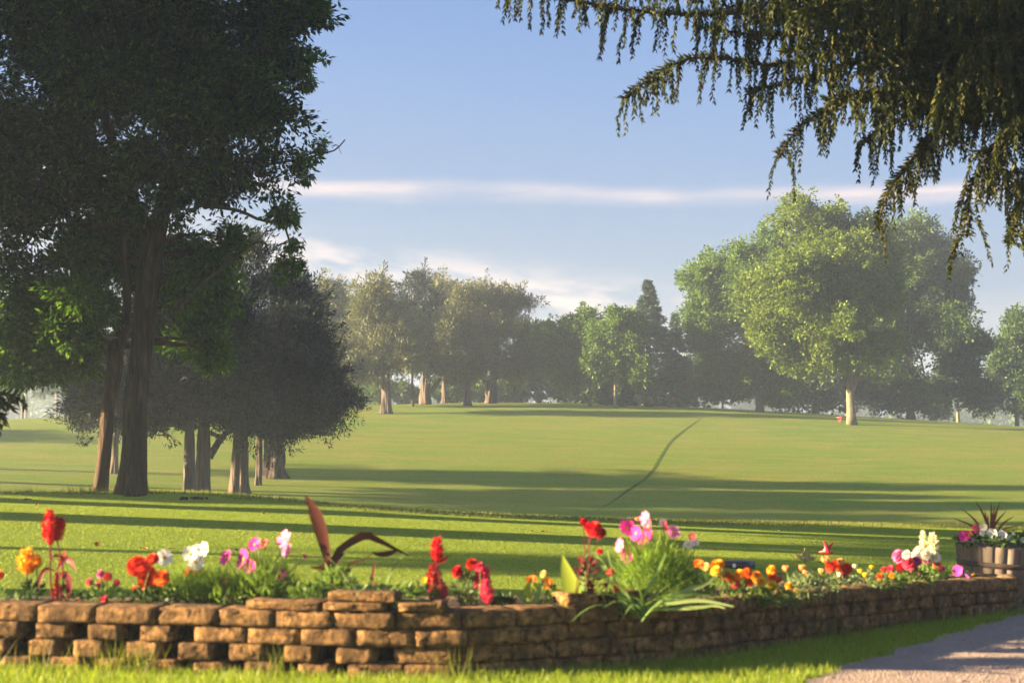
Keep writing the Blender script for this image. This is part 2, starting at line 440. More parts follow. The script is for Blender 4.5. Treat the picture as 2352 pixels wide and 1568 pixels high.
# ------------------------------------------------------------------ retaining wall path
WALL = np.array([(-3.9, 8.30), (-2.8, 8.12), (-.75, 7.80), (-.38, 7.80), (.0, 7.94), (.45, 8.2), (.85, 8.42), (1.15, 8.66), (2.5, 10.1), (3.55, 11.2), (4.15, 11.8)])
TIP = (4.33, 12.15)
REAR = np.array([(4.2, 12.45), (3.3, 11.6), (2.2, 10.9), (1.2, 9.9), (.3, 9.35), (-1.0, 9.12), (-2.5, 9.12), (-4.2, 9.3)])
BED = [tuple(p) for p in WALL] + [TIP] + [tuple(p) for p in REAR]

near_grass = scatter(330000, -3.6, 6.2, 5.6, 13.0, 5, lambda X, Y: (~in_poly(X, Y, BED)) & (~in_poly(X + .05 * np.sin(Y * 9), Y, PATH)) & (np.abs(X) < .39 * Y + .3) &
                     (Y < np.interp(X, WALL[:, 0], WALL[:, 1]) + .02 + 2.2 * (X > 4.15)))
blades('grass', near_grass, .055, .0065, M['blade'], 'bright green grass strip growing in front of the block wall', 6)
tall = []
for x_, y_, n_, sp_ in ((-2.2, 7.9, 60, .06), (-2.02, 7.86, 50, .05), (-1.25, 7.72, 30, .05), (-2.95, 8.0, 30, .05), (-.3, 7.7, 30, .1), (.9, 8.2, 40, .08), (2.2, 9.6, 30, .1), (-2.55, 7.9, 24, .1)):
    r_ = np.random.default_rng(int(abs(x_) * 100)); q_ = np.stack([x_ + r_.normal(0, sp_, n_), y_ + r_.normal(0, .04, n_)], -1); tall.append(np.stack([q_[:, 0], q_[:, 1], terrain(q_[:, 0], q_[:, 1])], -1))
for xd_ in (60, 160, 175, 188, 200, 212, 222, 330, 360):
    r_ = np.random.default_rng(xd_); g_ = G(xd_, 1134); q_ = np.stack([g_[0] + r_.normal(0, .08, 26), g_[1] + r_.normal(0, .1, 26)], -1); tall.append(np.stack([q_[:, 0], q_[:, 1], terrain(q_[:, 0], q_[:, 1])], -1))
blades('tall_grass', np.concatenate(tall), .17, .008, M['blade_rim'], 'thin tufts of uncut grass against the wall foot and the tree bases', 14, .25)
peb = scatter(9000, 1.2, 9, 4.5, 12, 15, lambda X, Y: in_poly(X, Y, PATH) & (np.abs(X) < .39 * Y))
def pebbles():
    rng = np.random.default_rng(16); n = len(peb); b = MB(); sz = rng.uniform(.004, .011, n) * (1 + (rng.uniform(size=n) < .05) * 1.0)
    O = np.array([(1, 0, 0), (0, 1, 0), (-1, 0, 0), (0, -1, 0), (0, 0, .7), (0, 0, -.3)]); Fo = np.array([(0, 1, 4), (1, 2, 4), (2, 3, 4), (3, 0, 4)])
    a = rng.uniform(0, 6.28, n); V = np.einsum('nij,kj->nki', np.stack([np.stack([np.cos(a), -np.sin(a), 0 * a], -1), np.stack([np.sin(a), np.cos(a), 0 * a], -1), np.stack([0 * a, 0 * a, 1 + 0 * a], -1)], 1), O) * (sz[:, None, None] * rng.uniform(.7, 1.3, (n, 6, 1)))
    V = V + (peb + np.array([0, 0, .018]))[:, None, :]
    b.v = [V.reshape(-1, 3)]; b.n = n * 6; b.q = [(3, (Fo[None] + np.arange(n)[:, None, None] * 6).reshape(-1, 3))]
    m = leaf_mat('pebble', (.16, .12, .10), (.42, .34, .29), 0.0, .8)
    o = b.build('loose_gravel', m); tag(o, 'loose small stones strewn over the gravel path', kind='stuff')
pebbles()
tee_g = scatter(620000, -11, 12, 8.6, 30, 7, lambda X, Y: (~in_poly(X, Y, BED)) & (Y < edgeY(X) - 1.0) & (np.abs(X) < .38 * Y + .3) & (Y > np.interp(X, REAR[::-1, 0], REAR[::-1, 1])) & (~in_poly(X, Y, PATH)))
blades('short_grass', tee_g, .018, .008, M['blade'], 'short mown grass covering the flat tee lawn', 8, .6)
rim = scatter(150000, -12, 13, 20, 31, 9, lambda X, Y: (Y > edgeY(X) - 1.15 + .12 * np.sin(X * 3)) & (Y < edgeY(X) + .7) & (np.abs(X) < .40 * Y))
blades('rim_grass', rim, .06, .010, M['blade_rim'], 'longer rough grass fringe along the far rim of the tee', 10)

# ------------------------------------------------------------------ foliage engine
def leaves_arr(C, Dr, Nr, Ln, Wd):
    """rhombic leaves: base at C, direction Dr, normal-ish Nr"""
    Dr = nrm(Dr); S = nrm(np.cross(Dr, Nr))
    Ln = Ln[:, None]; Wd = Wd[:, None]
    up = nrm(np.cross(S, Dr))
    mid = C + Dr * Ln * .45
    V = np.stack([C, mid + S * Wd * .5, C + Dr * Ln, mid - S * Wd * .5], 1)
    return V.reshape(-1, 3)

def crown(lobes, n_clump, per, clump_r, leaf, seed, outward=.5, shell=.55, droop=.2, flat=.7, minz=None, plume=0.0, rise=.3, boughs=True):
    """lobes: (center, (rx,ry,rz)); returns MB and clump centres"""
    rng = np.random.default_rng(seed)
    vol = np.array([r[0] * r[1] * r[2] for _, r in lobes]) ** .75; vol /= vol.sum()
    which = rng.choice(len(lobes), n_clump, p=vol)
    # every lobe is made of smaller boughs with gaps between them
    L2 = []
    for (c0, r0) in lobes:
        r0 = np.array(r0); kk = 9 if boughs else 1
        for q_ in range(kk):
            if not boughs: L2.append((np.array(c0), r0)); continue
            dv = nrm(rng.normal(size=3)); dv[2] += .15
            L2.append((np.array(c0) + dv * r0 * rng.uniform(.35, .82), r0 * rng.uniform(.30, .52)))
    lobes = L2
    vol = np.array([q_[0] * q_[1] * q_[2] for _, q_ in lobes]) ** .75; vol /= vol.sum()
    which = rng.choice(len(lobes), n_clump, p=vol)
    d = nrm(rng.normal(size=(n_clump, 3)) + np.array([0, 0, .25]))
    rr = shell + (1 - shell) * rng.uniform(0, 1, n_clump) ** .6
    rr *= rng.uniform(.82, 1.1, n_clump)
    inner = rng.uniform(size=n_clump) < .22
    rr[inner] = rng.uniform(.1, shell, inner.sum())
    Cn = np.array([lobes[i][0] for i in which]); Rd = np.array([lobes[i][1] for i in which])
    off = d * rr[:, None] * Rd
    cc = Cn + off
    outd = nrm(off / Rd + np.array([0, 0, rise]))
    if minz is not None:
        k = cc[:, 2] > minz; cc = cc[k]; outd = outd[k]; n_clump = len(cc)
    n = n_clump * per
    ci = np.repeat(np.arange(n_clump), per)
    cr = (clump_r * rng.uniform(.55, 1.35, n_clump))[ci]
    dd = nrm(rng.normal(size=(n, 3)))
    q = rng.uniform(0, 1, n) ** .45
    pos = cc[ci] + dd * np.array([1, 1, flat]) * (cr * q)[:, None] + outd[ci] * (cr * .2)[:, None]
    if plume:
        u = rng.uniform(-.6, 1, n) * (rng.uniform(.5, 1.6, n_clump) * plume)[ci]
        wv = np.clip(1.05 - np.clip(u, 0, None) / (1.6 * plume), .15, 1)
        pos = cc[ci] + outd[ci] * (u * cr)[:, None] + dd * np.array([1, 1, flat]) * (cr * q * wv)[:, None]
    Dr = dd * .6 + outd[ci] * outward + rng.normal(0, .35, (n, 3)) - np.array([0, 0, droop])
    Nr = dd * .5 + np.array([0, 0, .8]) + rng.normal(0, .45, (n, 3))
    sz = rng.uniform(.65, 1.3, n)
    b = MB(); b.addq(leaves_arr(pos, Dr, Nr, leaf[0] * sz, leaf[1] * sz), 4)
    return b, cc

def limb_to(b, a, c, r0, r1, rng, sag=.0, n=7, sides=6):
    a = np.asarray(a); c = np.asarray(c); mid = (a + c) / 2 + rng.normal(0, .05, 3) * np.linalg.norm(c - a) + np.array([0, 0, sag])
    b.tube(spline([a, mid, c], n), np.linspace(r0, r1, n), sides, caps=False)

def fluted(m, n, amp, seed, k=9):
    rng = np.random.default_rng(seed); a = np.linspace(0, 2 * np.pi, n, endpoint=False)
    f = np.zeros((m, n))
    z = np.linspace(0, 1, m)[:, None]
    for kk in (3, 5, k, k + 7, k * 2 + 3, k * 3):
        ph = rng.uniform(0, 6.28) ; tw = rng.uniform(-2, 2)
        f += amp / (1 + .12 * kk) * np.sin(kk * a[None, :] + ph + tw * z * 3 + 1.3 * np.sin(z * rng.uniform(6, 20) + ph))
    return f + rng.normal(0, amp * .12, (m, n))

def trunk_mesh(b, pts, rads, seed, sides=40, rows=70, amp=.06, flare=1.5):
    s = spline([list(p) + [r] for p, r in zip(pts, rads)], rows)
    z = s[:, 2] - s[0, 2]
    r = s[:, 3] * (1 + (flare - 1) * np.exp(-z / (rads[0] * 1.6)))
    fl = fluted(rows, sides, amp, seed)
    fl *= (1 + 1.6 * np.exp(-z / (rads[0] * 2)))[:, None]
    b.tube(s[:, :3], r, sides, flute=fl)

def local(o, arr): return np.asarray(arr) - np.array(o.location)[None, :]

def shift(b, loc):
    b.v = [v - np.array(loc)[None, :] for v in b.v]; return b

def lobe(xd, yd, rx, ry, D, rz=None):
    s = D / F; return (P(xd, yd, D), (rx * s, (rz if rz is not None else (rx + ry) / 2 * s), ry * s))

def make_tree(name, loc, label, cat, trunk_pts, trunk_r, lobes, bark, leafm, n_clump, per, clump_r, leaf, seed, group=None,
              limbs=14, flare=1.5, sides=14, rows=30, amp=.05, mult=None, **kw):
    """everything in world coordinates; shifted to the thing's base"""
    t = thing(name, loc, label, cat, group)
    rng = np.random.default_rng(seed + 77)
    b = MB()
    tr = trunk_pts if isinstance(trunk_pts[0][0], (list, tuple, np.ndarray)) else [trunk_pts]
    rs = trunk_r if isinstance(trunk_r[0], (list, tuple)) else [trunk_r]
    for i, (p, r) in enumerate(zip(tr, rs)):
        trunk_mesh(b, p, r, seed + i, sides, rows, amp, flare if i == 0 else 1.0)
    cb, cc = crown(lobes, n_clump, per, clump_r, leaf, seed, **kw)
    if limbs:
        pts = np.concatenate([spline(np.asarray(p), 12)[5:] for p in tr])
        pick = rng.choice(len(cc), min(limbs, len(cc)), replace=False)
        for k in pick:
            c = cc[k]; dd = np.linalg.norm(pts - c, axis=1) + 1.5 * np.clip(pts[:, 2] - c[2], 0, None)
            a = pts[np.argmin(dd)]; ln = np.linalg.norm(c - a)
            limb_to(b, a, c, .03 + .014 * ln, .012, rng, sag=.06 * ln)
    shift(b, loc).build('trunk', bark, t, smooth=True)
    shift(cb, loc).build('crown', leafm, t)
    return t

def dup(t, loc, rz, sc_, label, group=None):
    r = t.copy(); col.objects.link(r); r.location = [float(v) for v in loc]; r.rotation_euler = (0, 0, rz); r.scale = (sc_, sc_, sc_) if np.isscalar(sc_) else sc_
    r['label'] = label
    if group: r['group'] = group
    for ch in list(t.children):
        c = ch.copy(); col.objects.link(c); c.parent = r
    return r

# ------------------------------------------------------------------ the two near trees on the tee rim
def TP(pts, D): return [P(x, y, D) for x, y in pts]
g1 = G(303, 1134); D1 = g1[1]
def big_tree():
    D = D1; s = D / F
    loc = np.array([g1[0], D, tz(g1[0], D) - .05])
    p1 = [loc] + [P(x, y, D) for x, y in ((308, 1060), (316, 900), (330, 760), (345, 620), (368, 500), (402, 380), (432, 280), (455, 160), (470, 20), (480, -160))]
    r1 = [27 * s, 26 * s, 25 * s, 24 * s, 26 * s, 20 * s, 17 * s, 14 * s, 11 * s, 8 * s, 4 * s]
    p2 = [P(352, 560, D), P(322, 500, D), P(285, 400, D - .4), P(250, 300, D - .8), P(205, 180, D - 1), P(170, 40, D - 1), P(140, -120, D - 1)]
    r2 = [19 * s, 15 * s, 11 * s, 10 * s, 8 * s, 6 * s, 3 * s]
    lb = [lobe(600, 90, 150, 110, D), lobe(500, 180, 170, 130, D, 2.3), lobe(590, 290, 100, 85, D - .5), lobe(640, 200, 70, 60, D), lobe(700, 30, 62, 45, D), lobe(640, 60, 90, 90, D),
          lobe(545, 370, 120, 70, D), lobe(300, 60, 220, 130, D, 2.8), lobe(90, 80, 190, 140, D, 2.6), lobe(50, 280, 150, 120, D, 2), lobe(330, 230, 160, 120, D, 2.6),
          lobe(240, 380, 120, 80, D + .4, 1.6), lobe(20, 470, 110, 130, D, 1.4), lobe(30, 640, 75, 90, D, .9), lobe(640, 415, 60, 38, D), lobe(480, 440, 110, 60, D + .5),
          lobe(180, 470, 110, 60, D + .5), lobe(420, 60, 180, 150, D - 1, 1.6), lobe(450, -180, 380, 150, D, 3), lobe(80, -160, 260, 140, D, 3), lobe(500, 300, 120, 90, D - 1, 1.0), lobe(400, 240, 130, 110, D - 1.6, 1.2), lobe(300, 470, 90, 50, D - .9, .7), lobe(420, 470, 80, 45, D - .7, .6), lobe(330, 380, 90, 80, D - 1.2, .8), lobe(250, 180, 140, 120, D - 1.6, 1.2), lobe(450, 400, 90, 50, D - .8, .8), lobe(120, 360, 130, 110, D - .6, 1.4), lobe(560, 230, 110, 100, D - 1.2, 1.2)]
    t = make_tree('shade_tree', loc, 'tall dark leafy tree with the thick ridged trunk leaning right on the tee rim', 'tree', [p1, p2], [r1, r2], lb,
                  M['bark_big'], M['leaf_big'], 2800, 62, .31, (.12, .052), 11, limbs=60, flare=1.35, sides=110, rows=170, amp=.062, outward=.45, droop=.35, shell=.5)
    # sparse outer sprays hanging to the right
    sp = [lobe(655, 500, 40, 34, D), lobe(668, 565, 28, 26, D), lobe(672, 608, 30, 26, D), lobe(650, 640, 22, 12, D), lobe(700, 375, 34, 26, D), lobe(728, 335, 24, 14, D),
          lobe(700, 410, 20, 20, D), lobe(735, 25, 40, 30, D), lobe(710, 140, 38, 28, D), lobe(700, 190, 18, 18, D)]
    cb, cc = crown(sp, 95, 34, .15, (.12, .05), 12, outward=.3, droop=.6, shell=.2)
    shift(cb, loc).build('hanging_spray', M['leaf_slim'], t)
    lm = MB(); rng = np.random.default_rng(3)
    for pts, r in (([(450, 470), (540, 480), (590, 500), (632, 508), (650, 520), (660, 560), (668, 610)], 5), ([(560, 390), (640, 370), (690, 360), (735, 345), (765, 335), (786, 310)], 4),
                   ([(690, 360), (715, 345), (728, 322)], 2), ([(765, 335), (772, 330), (778, 343)], 1.3), ([(400, 720), (450, 660), (520, 600), (570, 555), (598, 548), (608, 575)], 6), ([(598, 548), (604, 530), (620, 518)], 2),
                   ([(575, 555), (592, 590), (600, 578)], 1.5), ([(560, 130), (640, 90), (720, 40), (760, 20)], 4), ([(560, 200), (650, 170), (705, 150)], 4), ([(470, 250), (560, 280), (640, 290)], 6), ([(380, 480), (470, 430), (560, 400)], 8)):
        p = spline([P(x, y, D) for x, y in pts], 14); p[:, 1] += np.linspace(0, .4, 14)
        lm.tube(p, np.linspace(r, r * .35, 14) * s, 6, caps=False)
    shift(lm, loc).build('bare_branch', M['twig'], t, smooth=True)
    return t
big_tree()

def slim_tree():
    g = G(233, 1131); D = g[1] + .3; s = D / F
    loc = np.array([(233 - 1176) / F * D, D, 0]); loc[2] = tz(loc[0], D) - .05
    p1 = [loc] + [P(x, y, D) for x, y in ((240, 1040), (248, 940), (262, 850), (268, 800), (288, 740), (292, 640), (280, 520), (270, 400))]
    r1 = [v * s for v in (14, 15, 15, 17, 16, 11, 8, 6, 3)]
    p2 = [P(262, 815, D), P(248, 792, D), P(235, 780, D), P(205, 745, D), P(160, 715, D), P(120, 690, D)]
    r2 = [v * s for v in (10, 8, 6, 6, 5, 3)]
    lb = [lobe(190, 620, 120, 90, D + .6), lobe(110, 690, 80, 50, D, .9), lobe(120, 780, 100, 50, D, .9), lobe(60, 845, 70, 40, D, .6), lobe(40, 800, 60, 35, D, .6), lobe(200, 720, 80, 55, D), lobe(160, 840, 70, 24, D, .6),
          lobe(440, 620, 120, 90, D + 1.2), lobe(455, 730, 80, 85, D + 1.2), lobe(450, 810, 75, 45, D + 1), lobe(520, 570, 60, 55, D + 1), lobe(250, 520, 140, 80, D + 1), lobe(480, 830, 40, 40, D + 1),
          lobe(410, 670, 50, 50, D), lobe(330, 600, 120, 90, D + 1.8), lobe(100, 770, 110, 70, D - .4, 1.0), lobe(170, 700, 90, 60, D - .5, 1.0), lobe(60, 860, 70, 40, D - .3, .8), lobe(200, 790, 40, 40, D - .5, .6)]
    make_tree('shade_tree', loc, 'slim brown trunked tree with lit green low boughs just left of the thick trunk', 'tree', [p1, p2], [r1, r2], lb,
              M['bark_brown'], M['leaf_slim'], 1200, 52, .25, (.12, .05), 21, limbs=40, flare=1.25, sides=48, rows=110, amp=.06, outward=.45, droop=.45, shell=.3)
slim_tree()

# ------------------------------------------------------------------ cedar row below the rim
def cedar_spec(xd, yd, lobes_px, D=None, tw=18, lean=0, fork=None):
    g = G(xd, yd) if D is None else ground_at(xd, D)
    D = g[1]; s = D / F; loc = g.copy(); loc[2] -= .05
    top = min(l[1] - l[3] for l in lobes_px)
    yb = yd
    p = [loc] + [P(xd + lean * k, yb + (top + 25 - yb) * k, D) for k in (.1, .22, .4, .65, 1.0)]
    r = [tw * .9 * s, tw * .84 * s, tw * .78 * s, tw * .6 * s, tw * .35 * s, tw * .08 * s]
    lb = [lobe(l[0], l[1], l[2], l[3], D + (l[4] if len(l) > 4 else 0)) for l in lobes_px]
    tr, rs = [p], [r]
    if fork: tr.append([P(x, y, D) for x, y in fork]); rs.append([tw * .4 * s] * 2 + [tw * .25 * s] * (len(fork) - 2))
    return loc, tr, rs, lb
def cedar(xd, yd, lobes_px, label, seed,  nc=700, per=92, cr=.40, leaf=(.17, .042), lm='leaf_cedar', bark='bark_cedar', group='dark cedars below the tee rim', tw=18, D=None, lean=0, fork=None, limbs=16, ybot=None, **kw):
    loc, tr, rs, lb = cedar_spec(xd, yd, lobes_px, D, tw, lean, fork)
    if ybot: kw['minz'] = P(xd, ybot, loc[1])[2]
    return make_tree('cedar_tree', loc, label, 'tree', tr, rs, lb, M[bark], M[lm], nc, per, cr, leaf, seed, group=group, limbs=limbs, flare=1.22, sides=34, rows=46, amp=.12, outward=.75, droop=.0, shell=.5, flat=.6, plume=1.5, rise=.35, **kw)

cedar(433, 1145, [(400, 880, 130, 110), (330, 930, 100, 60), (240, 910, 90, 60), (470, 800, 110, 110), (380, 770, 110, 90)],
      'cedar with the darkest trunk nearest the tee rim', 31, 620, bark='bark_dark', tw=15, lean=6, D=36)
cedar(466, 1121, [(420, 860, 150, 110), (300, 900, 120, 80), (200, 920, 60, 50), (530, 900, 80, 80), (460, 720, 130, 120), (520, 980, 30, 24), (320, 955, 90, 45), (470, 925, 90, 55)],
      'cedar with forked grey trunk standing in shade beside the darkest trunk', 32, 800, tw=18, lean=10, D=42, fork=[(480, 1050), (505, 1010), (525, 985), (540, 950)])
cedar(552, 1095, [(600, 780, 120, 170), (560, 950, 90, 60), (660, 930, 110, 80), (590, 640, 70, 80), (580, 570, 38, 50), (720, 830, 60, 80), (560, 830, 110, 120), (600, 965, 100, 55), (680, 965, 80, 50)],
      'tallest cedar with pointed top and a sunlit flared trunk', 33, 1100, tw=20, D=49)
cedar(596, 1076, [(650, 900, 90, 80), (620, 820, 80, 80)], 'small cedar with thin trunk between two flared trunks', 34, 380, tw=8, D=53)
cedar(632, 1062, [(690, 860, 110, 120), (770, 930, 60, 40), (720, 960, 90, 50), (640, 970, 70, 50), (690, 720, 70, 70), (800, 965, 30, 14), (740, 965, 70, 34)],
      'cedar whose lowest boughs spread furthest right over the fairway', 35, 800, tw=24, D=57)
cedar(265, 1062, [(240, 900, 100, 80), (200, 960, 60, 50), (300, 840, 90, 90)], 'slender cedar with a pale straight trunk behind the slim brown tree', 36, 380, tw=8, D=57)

# ------------------------------------------------------------------ trees on the crest
CG = 'paler cedars along the crest of the fairway'
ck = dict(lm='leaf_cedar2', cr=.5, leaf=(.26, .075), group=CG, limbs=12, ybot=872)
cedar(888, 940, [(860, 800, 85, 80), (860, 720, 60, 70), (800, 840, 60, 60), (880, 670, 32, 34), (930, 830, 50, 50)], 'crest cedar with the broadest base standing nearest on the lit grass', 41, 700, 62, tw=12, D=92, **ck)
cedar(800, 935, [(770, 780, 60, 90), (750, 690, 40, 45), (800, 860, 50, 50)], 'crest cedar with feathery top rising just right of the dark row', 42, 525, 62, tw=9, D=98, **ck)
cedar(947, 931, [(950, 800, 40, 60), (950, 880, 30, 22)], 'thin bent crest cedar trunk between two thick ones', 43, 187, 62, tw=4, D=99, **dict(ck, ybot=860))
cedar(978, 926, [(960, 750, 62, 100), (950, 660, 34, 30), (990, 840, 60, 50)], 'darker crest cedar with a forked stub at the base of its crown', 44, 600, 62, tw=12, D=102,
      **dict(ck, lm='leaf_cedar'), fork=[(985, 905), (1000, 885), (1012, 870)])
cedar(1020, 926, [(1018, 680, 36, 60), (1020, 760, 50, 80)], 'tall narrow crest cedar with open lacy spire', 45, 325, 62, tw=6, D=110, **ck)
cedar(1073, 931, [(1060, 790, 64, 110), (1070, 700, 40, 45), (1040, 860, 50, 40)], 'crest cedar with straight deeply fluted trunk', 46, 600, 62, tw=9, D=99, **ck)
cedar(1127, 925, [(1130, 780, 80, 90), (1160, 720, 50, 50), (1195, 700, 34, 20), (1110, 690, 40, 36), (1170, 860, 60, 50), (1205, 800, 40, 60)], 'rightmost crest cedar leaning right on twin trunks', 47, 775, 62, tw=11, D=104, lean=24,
      fork=[(1121, 924), (1118, 895), (1116, 870)], **ck)

def broad(xd, D, yd, lobes_px, label, seed, nc, per, cr, leaf, lm, bark='bark_pale', tw=8, lean=0, group=None, name='maple_tree', limbs=20, fork=None, minz=None, cat='tree', **kw):
    g = ground_at(xd, D); s = D / F; loc = g.copy(); loc[2] -= .05
    ytop = min(l[1] - l[3] * .5 for l in lobes_px)
    p = [loc] + [P(xd + lean * k, yd + (ytop - yd) * k, D) for k in (.12, .3, .55, 1.0)]
    r = [tw * s, tw * .85 * s, tw * .75 * s, tw * .5 * s, tw * .12 * s]
    tr, rs = [p], [r]
    if fork:
        for f in fork: tr.append([P(x, y, D) for x, y in f]); rs.append([tw * .55 * s] * (len(f) - 1) + [tw * .25 * s])
    lb = [lobe(l[0], l[1], l[2], l[3], D + (l[4] if len(l) > 4 else 0)) for l in lobes_px]
    k = dict(outward=.5, droop=.15, shell=.6, flat=.7, plume=.9, rise=.4); k.update(kw)
    return make_tree(name, loc, label, cat, tr, rs, lb, M[bark], M[lm], nc, per, cr, leaf, seed, group=group, limbs=limbs, flare=1.4, sides=14, rows=24, amp=.05, **k)

broad(1955, 90, 960, [(1870, 600, 125, 120), (1970, 630, 125, 120), (1790, 680, 110, 110), (2020, 730, 100, 110), (1880, 760, 150, 110), (2010, 570, 80, 70), (1770, 780, 70, 80), (1960, 800, 100, 70), (1850, 530, 80, 60), (1930, 530, 80, 55), (1940, 730, 100, 90, -2.5), (1840, 650, 100, 90, -2.5), (1860, 840, 70, 40)],
      'large round yellow-green maple with bare pale forked trunk on the crest', 51, 2200, 70, .6, (.20, .13), 'leaf_maple', tw=10, lean=-20, limbs=34,
      fork=[[(1958, 900), (1972, 850), (1985, 800), (1990, 740)], [(1950, 870), (1935, 820), (1920, 770)]])
broad(1745, 100, 945, [(1700, 680, 95, 105), (1680, 790, 105, 110), (1640, 730, 70, 75), (1760, 640, 75, 85), (1690, 615, 50, 60), (1760, 760, 95, 110), (1720, 880, 105, 60), (1610, 770, 50, 65), (1640, 860, 60, 60), (1790, 870, 80, 60), (1745, 600, 90, 85), (1660, 660, 75, 85), (1620, 680, 50, 60)],
      'wide fresh green tree branching almost to the ground beside the round maple', 52, 2000, 60, .65, (.21, .13), 'leaf_maple2', tw=8, limbs=28)
broad(2090, 108, 962, [(2110, 640, 100, 125), (2150, 740, 85, 100), (2060, 800, 120, 120), (2080, 900, 75, 60), (2195, 690, 44, 40), (2040, 580, 90, 75), (2120, 565, 70, 60), (2180, 640, 40, 50), (2000, 905, 90, 55), (2090, 925, 80, 40)],
      'tall shadowed tree standing right behind the round maple', 53, 1700, 56, .7, (.23, .15), 'leaf_dark', bark='bark_dark', tw=9, limbs=24)
broad(1870, 118, 950, [(1870, 850, 110, 80), (1800, 890, 90, 55), (1960, 890, 80, 60), (1880, 915, 120, 36)], 'low dark tree filling the gap behind the pale maple trunk', 54, 560, 44, .8, (.3, .2), 'leaf_dark', tw=6, limbs=8)
broad(1355, 100, 924, [(1300, 800, 60, 55), (1350, 780, 60, 60), (1310, 850, 70, 50), (1350, 745, 26, 20), (1260, 800, 40, 40)], 'small round leafed tree on a thin pale stem left of the spruce', 55, 900, 60, .5, (.2, .12), 'leaf_maple2', tw=3.6, limbs=14)
broad(1413, 98, 928, [(1420, 770, 60, 50), (1430, 830, 70, 60), (1390, 830, 50, 50), (1450, 750, 40, 30)], 'leafy tree on a straight pale stem touching the blue spruce', 56, 900, 60, .5, (.2, .12), 'leaf_maple2', tw=4, limbs=14)
broad(1240, 118, 925, [(1240, 800, 60, 60), (1220, 870, 60, 60), (1290, 880, 60, 50), (1360, 890, 90, 40)], 'dark low tree in shade behind the last crest cedar', 57, 500, 44, .75, (.3, .2), 'leaf_dark', tw=5, limbs=6)
broad(1600, 118, 940, [(1590, 880, 50, 60), (1620, 850, 40, 70), (1560, 890, 40, 40)], 'dim narrow tree in the misty gap right of the blue spruce', 58, 300, 44, .75, (.3, .2), 'leaf_dark', tw=4, limbs=5)
broad(2200, 112, 968, [(2200, 850, 60, 70), (2230, 790, 50, 40), (2170, 910, 50, 40), (2240, 900, 50, 50)], 'mid sized tree with lacy crown first beyond the gap of sky', 59, 420, 40, .7, (.28, .18), 'leaf_dark', tw=4, limbs=12)
broad(2335, 118, 970, [(2340, 790, 50, 60), (2330, 870, 60, 60), (2380, 770, 60, 80), (2300, 840, 40, 50), (2350, 930, 70, 30)], 'tall dark tree cut by the right edge of the view', 60, 560, 40, .75, (.28, .18), 'leaf_dark', tw=5, limbs=12)
broad(2150, 120, 968, [(2150, 930, 40, 30), (2130, 900, 30, 30)], 'small sparse bush at the foot of the sky gap', 61, 110, 34, .6, (.26, .16), 'leaf_dark', tw=2, limbs=4)
# undergrowth along the crest behind the cedars
SG = 'green shrubs behind the crest cedars'
for i, (xd, yt, rx, lab, lm_) in enumerate(((850, 880, 40, 'leftmost low shrub showing beside the broadest cedar base', 'shrub'), (930, 890, 32, 'shaded shrub seen between the broad cedar base and the thin bent trunk', 'leaf_dark'),
        (1020, 875, 46, 'dim shrub filling the space right of the forked stub cedar', 'leaf_dark'), (1052, 872, 36, 'bright shrub just left of the fluted cedar trunk', 'shrub'),
        (1100, 876, 34, 'bright shrub between the fluted trunk and the twin trunks', 'shrub'), (1160, 880, 40, 'shrub to the right of the twin cedar trunks', 'leaf_dark'), (1320, 892, 46, 'pale green shrub under the small round leafed tree', 'shrub'),
        (1480, 870, 60, 'dark shrub at the foot of the tall blue spruce', 'leaf_dark'), (1580, 870, 60, 'dark shrub right of the shorter blue spruce', 'leaf_dark'), (1660, 880, 60, 'dark shrub under the left edge of the wide fresh green tree', 'leaf_dark'), (1410, 885, 50, 'dark shrub behind the straight pale stem', 'leaf_dark'))):
    broad(xd, 116, 926, [(xd, (yt + 926) / 2, rx, (926 - yt) / 2 + 6), (xd + rx * .5, yt + 24, rx * .7, 16)], lab, 70 + i, 130, 40, .55, (.26, .18), lm_, tw=2, limbs=4, group=SG, name='shrub', cat='shrub')

def spruce_far(xd, D, yb, yt, hw, label, seed, n=7000, name='blue_spruce', lm='leaf_blue'):
    g = ground_at(xd, D); loc = g.copy(); loc[2] -= .05
    H = P(xd, yt, D)[2] - loc[2]; Rm = hw * D / F
    t = thing(name, loc, label, 'tree', 'blue spruces on the crest')
    b = MB(); b.tube([(0, 0, 0), (0, 0, H * .5), (0, 0, H)], [Rm * .09, Rm * .05, .01], 8); b.build('trunk', M['bark_dark'], t, smooth=True)
    rng = np.random.default_rng(seed)
    # whorled boughs: each a drooping row of needle clumps
    nb = int(34 * H / 1.0); zz = np.linspace(.04, .995, nb) ; a = rng.uniform(0, 6.283, nb)
    pos = []; dr = []
    for z, aa in zip(zz, a):
        Lb = Rm * (1 - z) ** .95 * rng.uniform(.8, 1.12) + .05
        m = max(4, int(n / nb)); q = rng.uniform(.15, 1, m) ** .7
        out = np.stack([np.cos(aa + rng.normal(0, .18, m)) * q * Lb, np.sin(aa + rng.normal(0, .18, m)) * q * Lb, z * H - q * Lb * .22 + (q ** 2) * Lb * .16 + rng.normal(0, .05, m)], -1)
        pos.append(out); dr.append(np.stack([np.cos(aa) + rng.normal(0, .5, m), np.sin(aa) + rng.normal(0, .5, m), rng.normal(-.1, .35, m)], -1))
    pos = np.concatenate(pos); dr = np.concatenate(dr); m = len(pos)
    cb = MB(); cb.addq(leaves_arr(pos, dr, np.array([0, 0, 1.]) + rng.normal(0, .4, (m, 3)), rng.uniform(.2, .36, m), rng.uniform(.08, .14, m)), 4)
    cb.build('crown', M[lm], t)
spruce_far(1490, 101, 930, 645, 112, 'tall pointed blue spruce on the crest', 81, 24000)
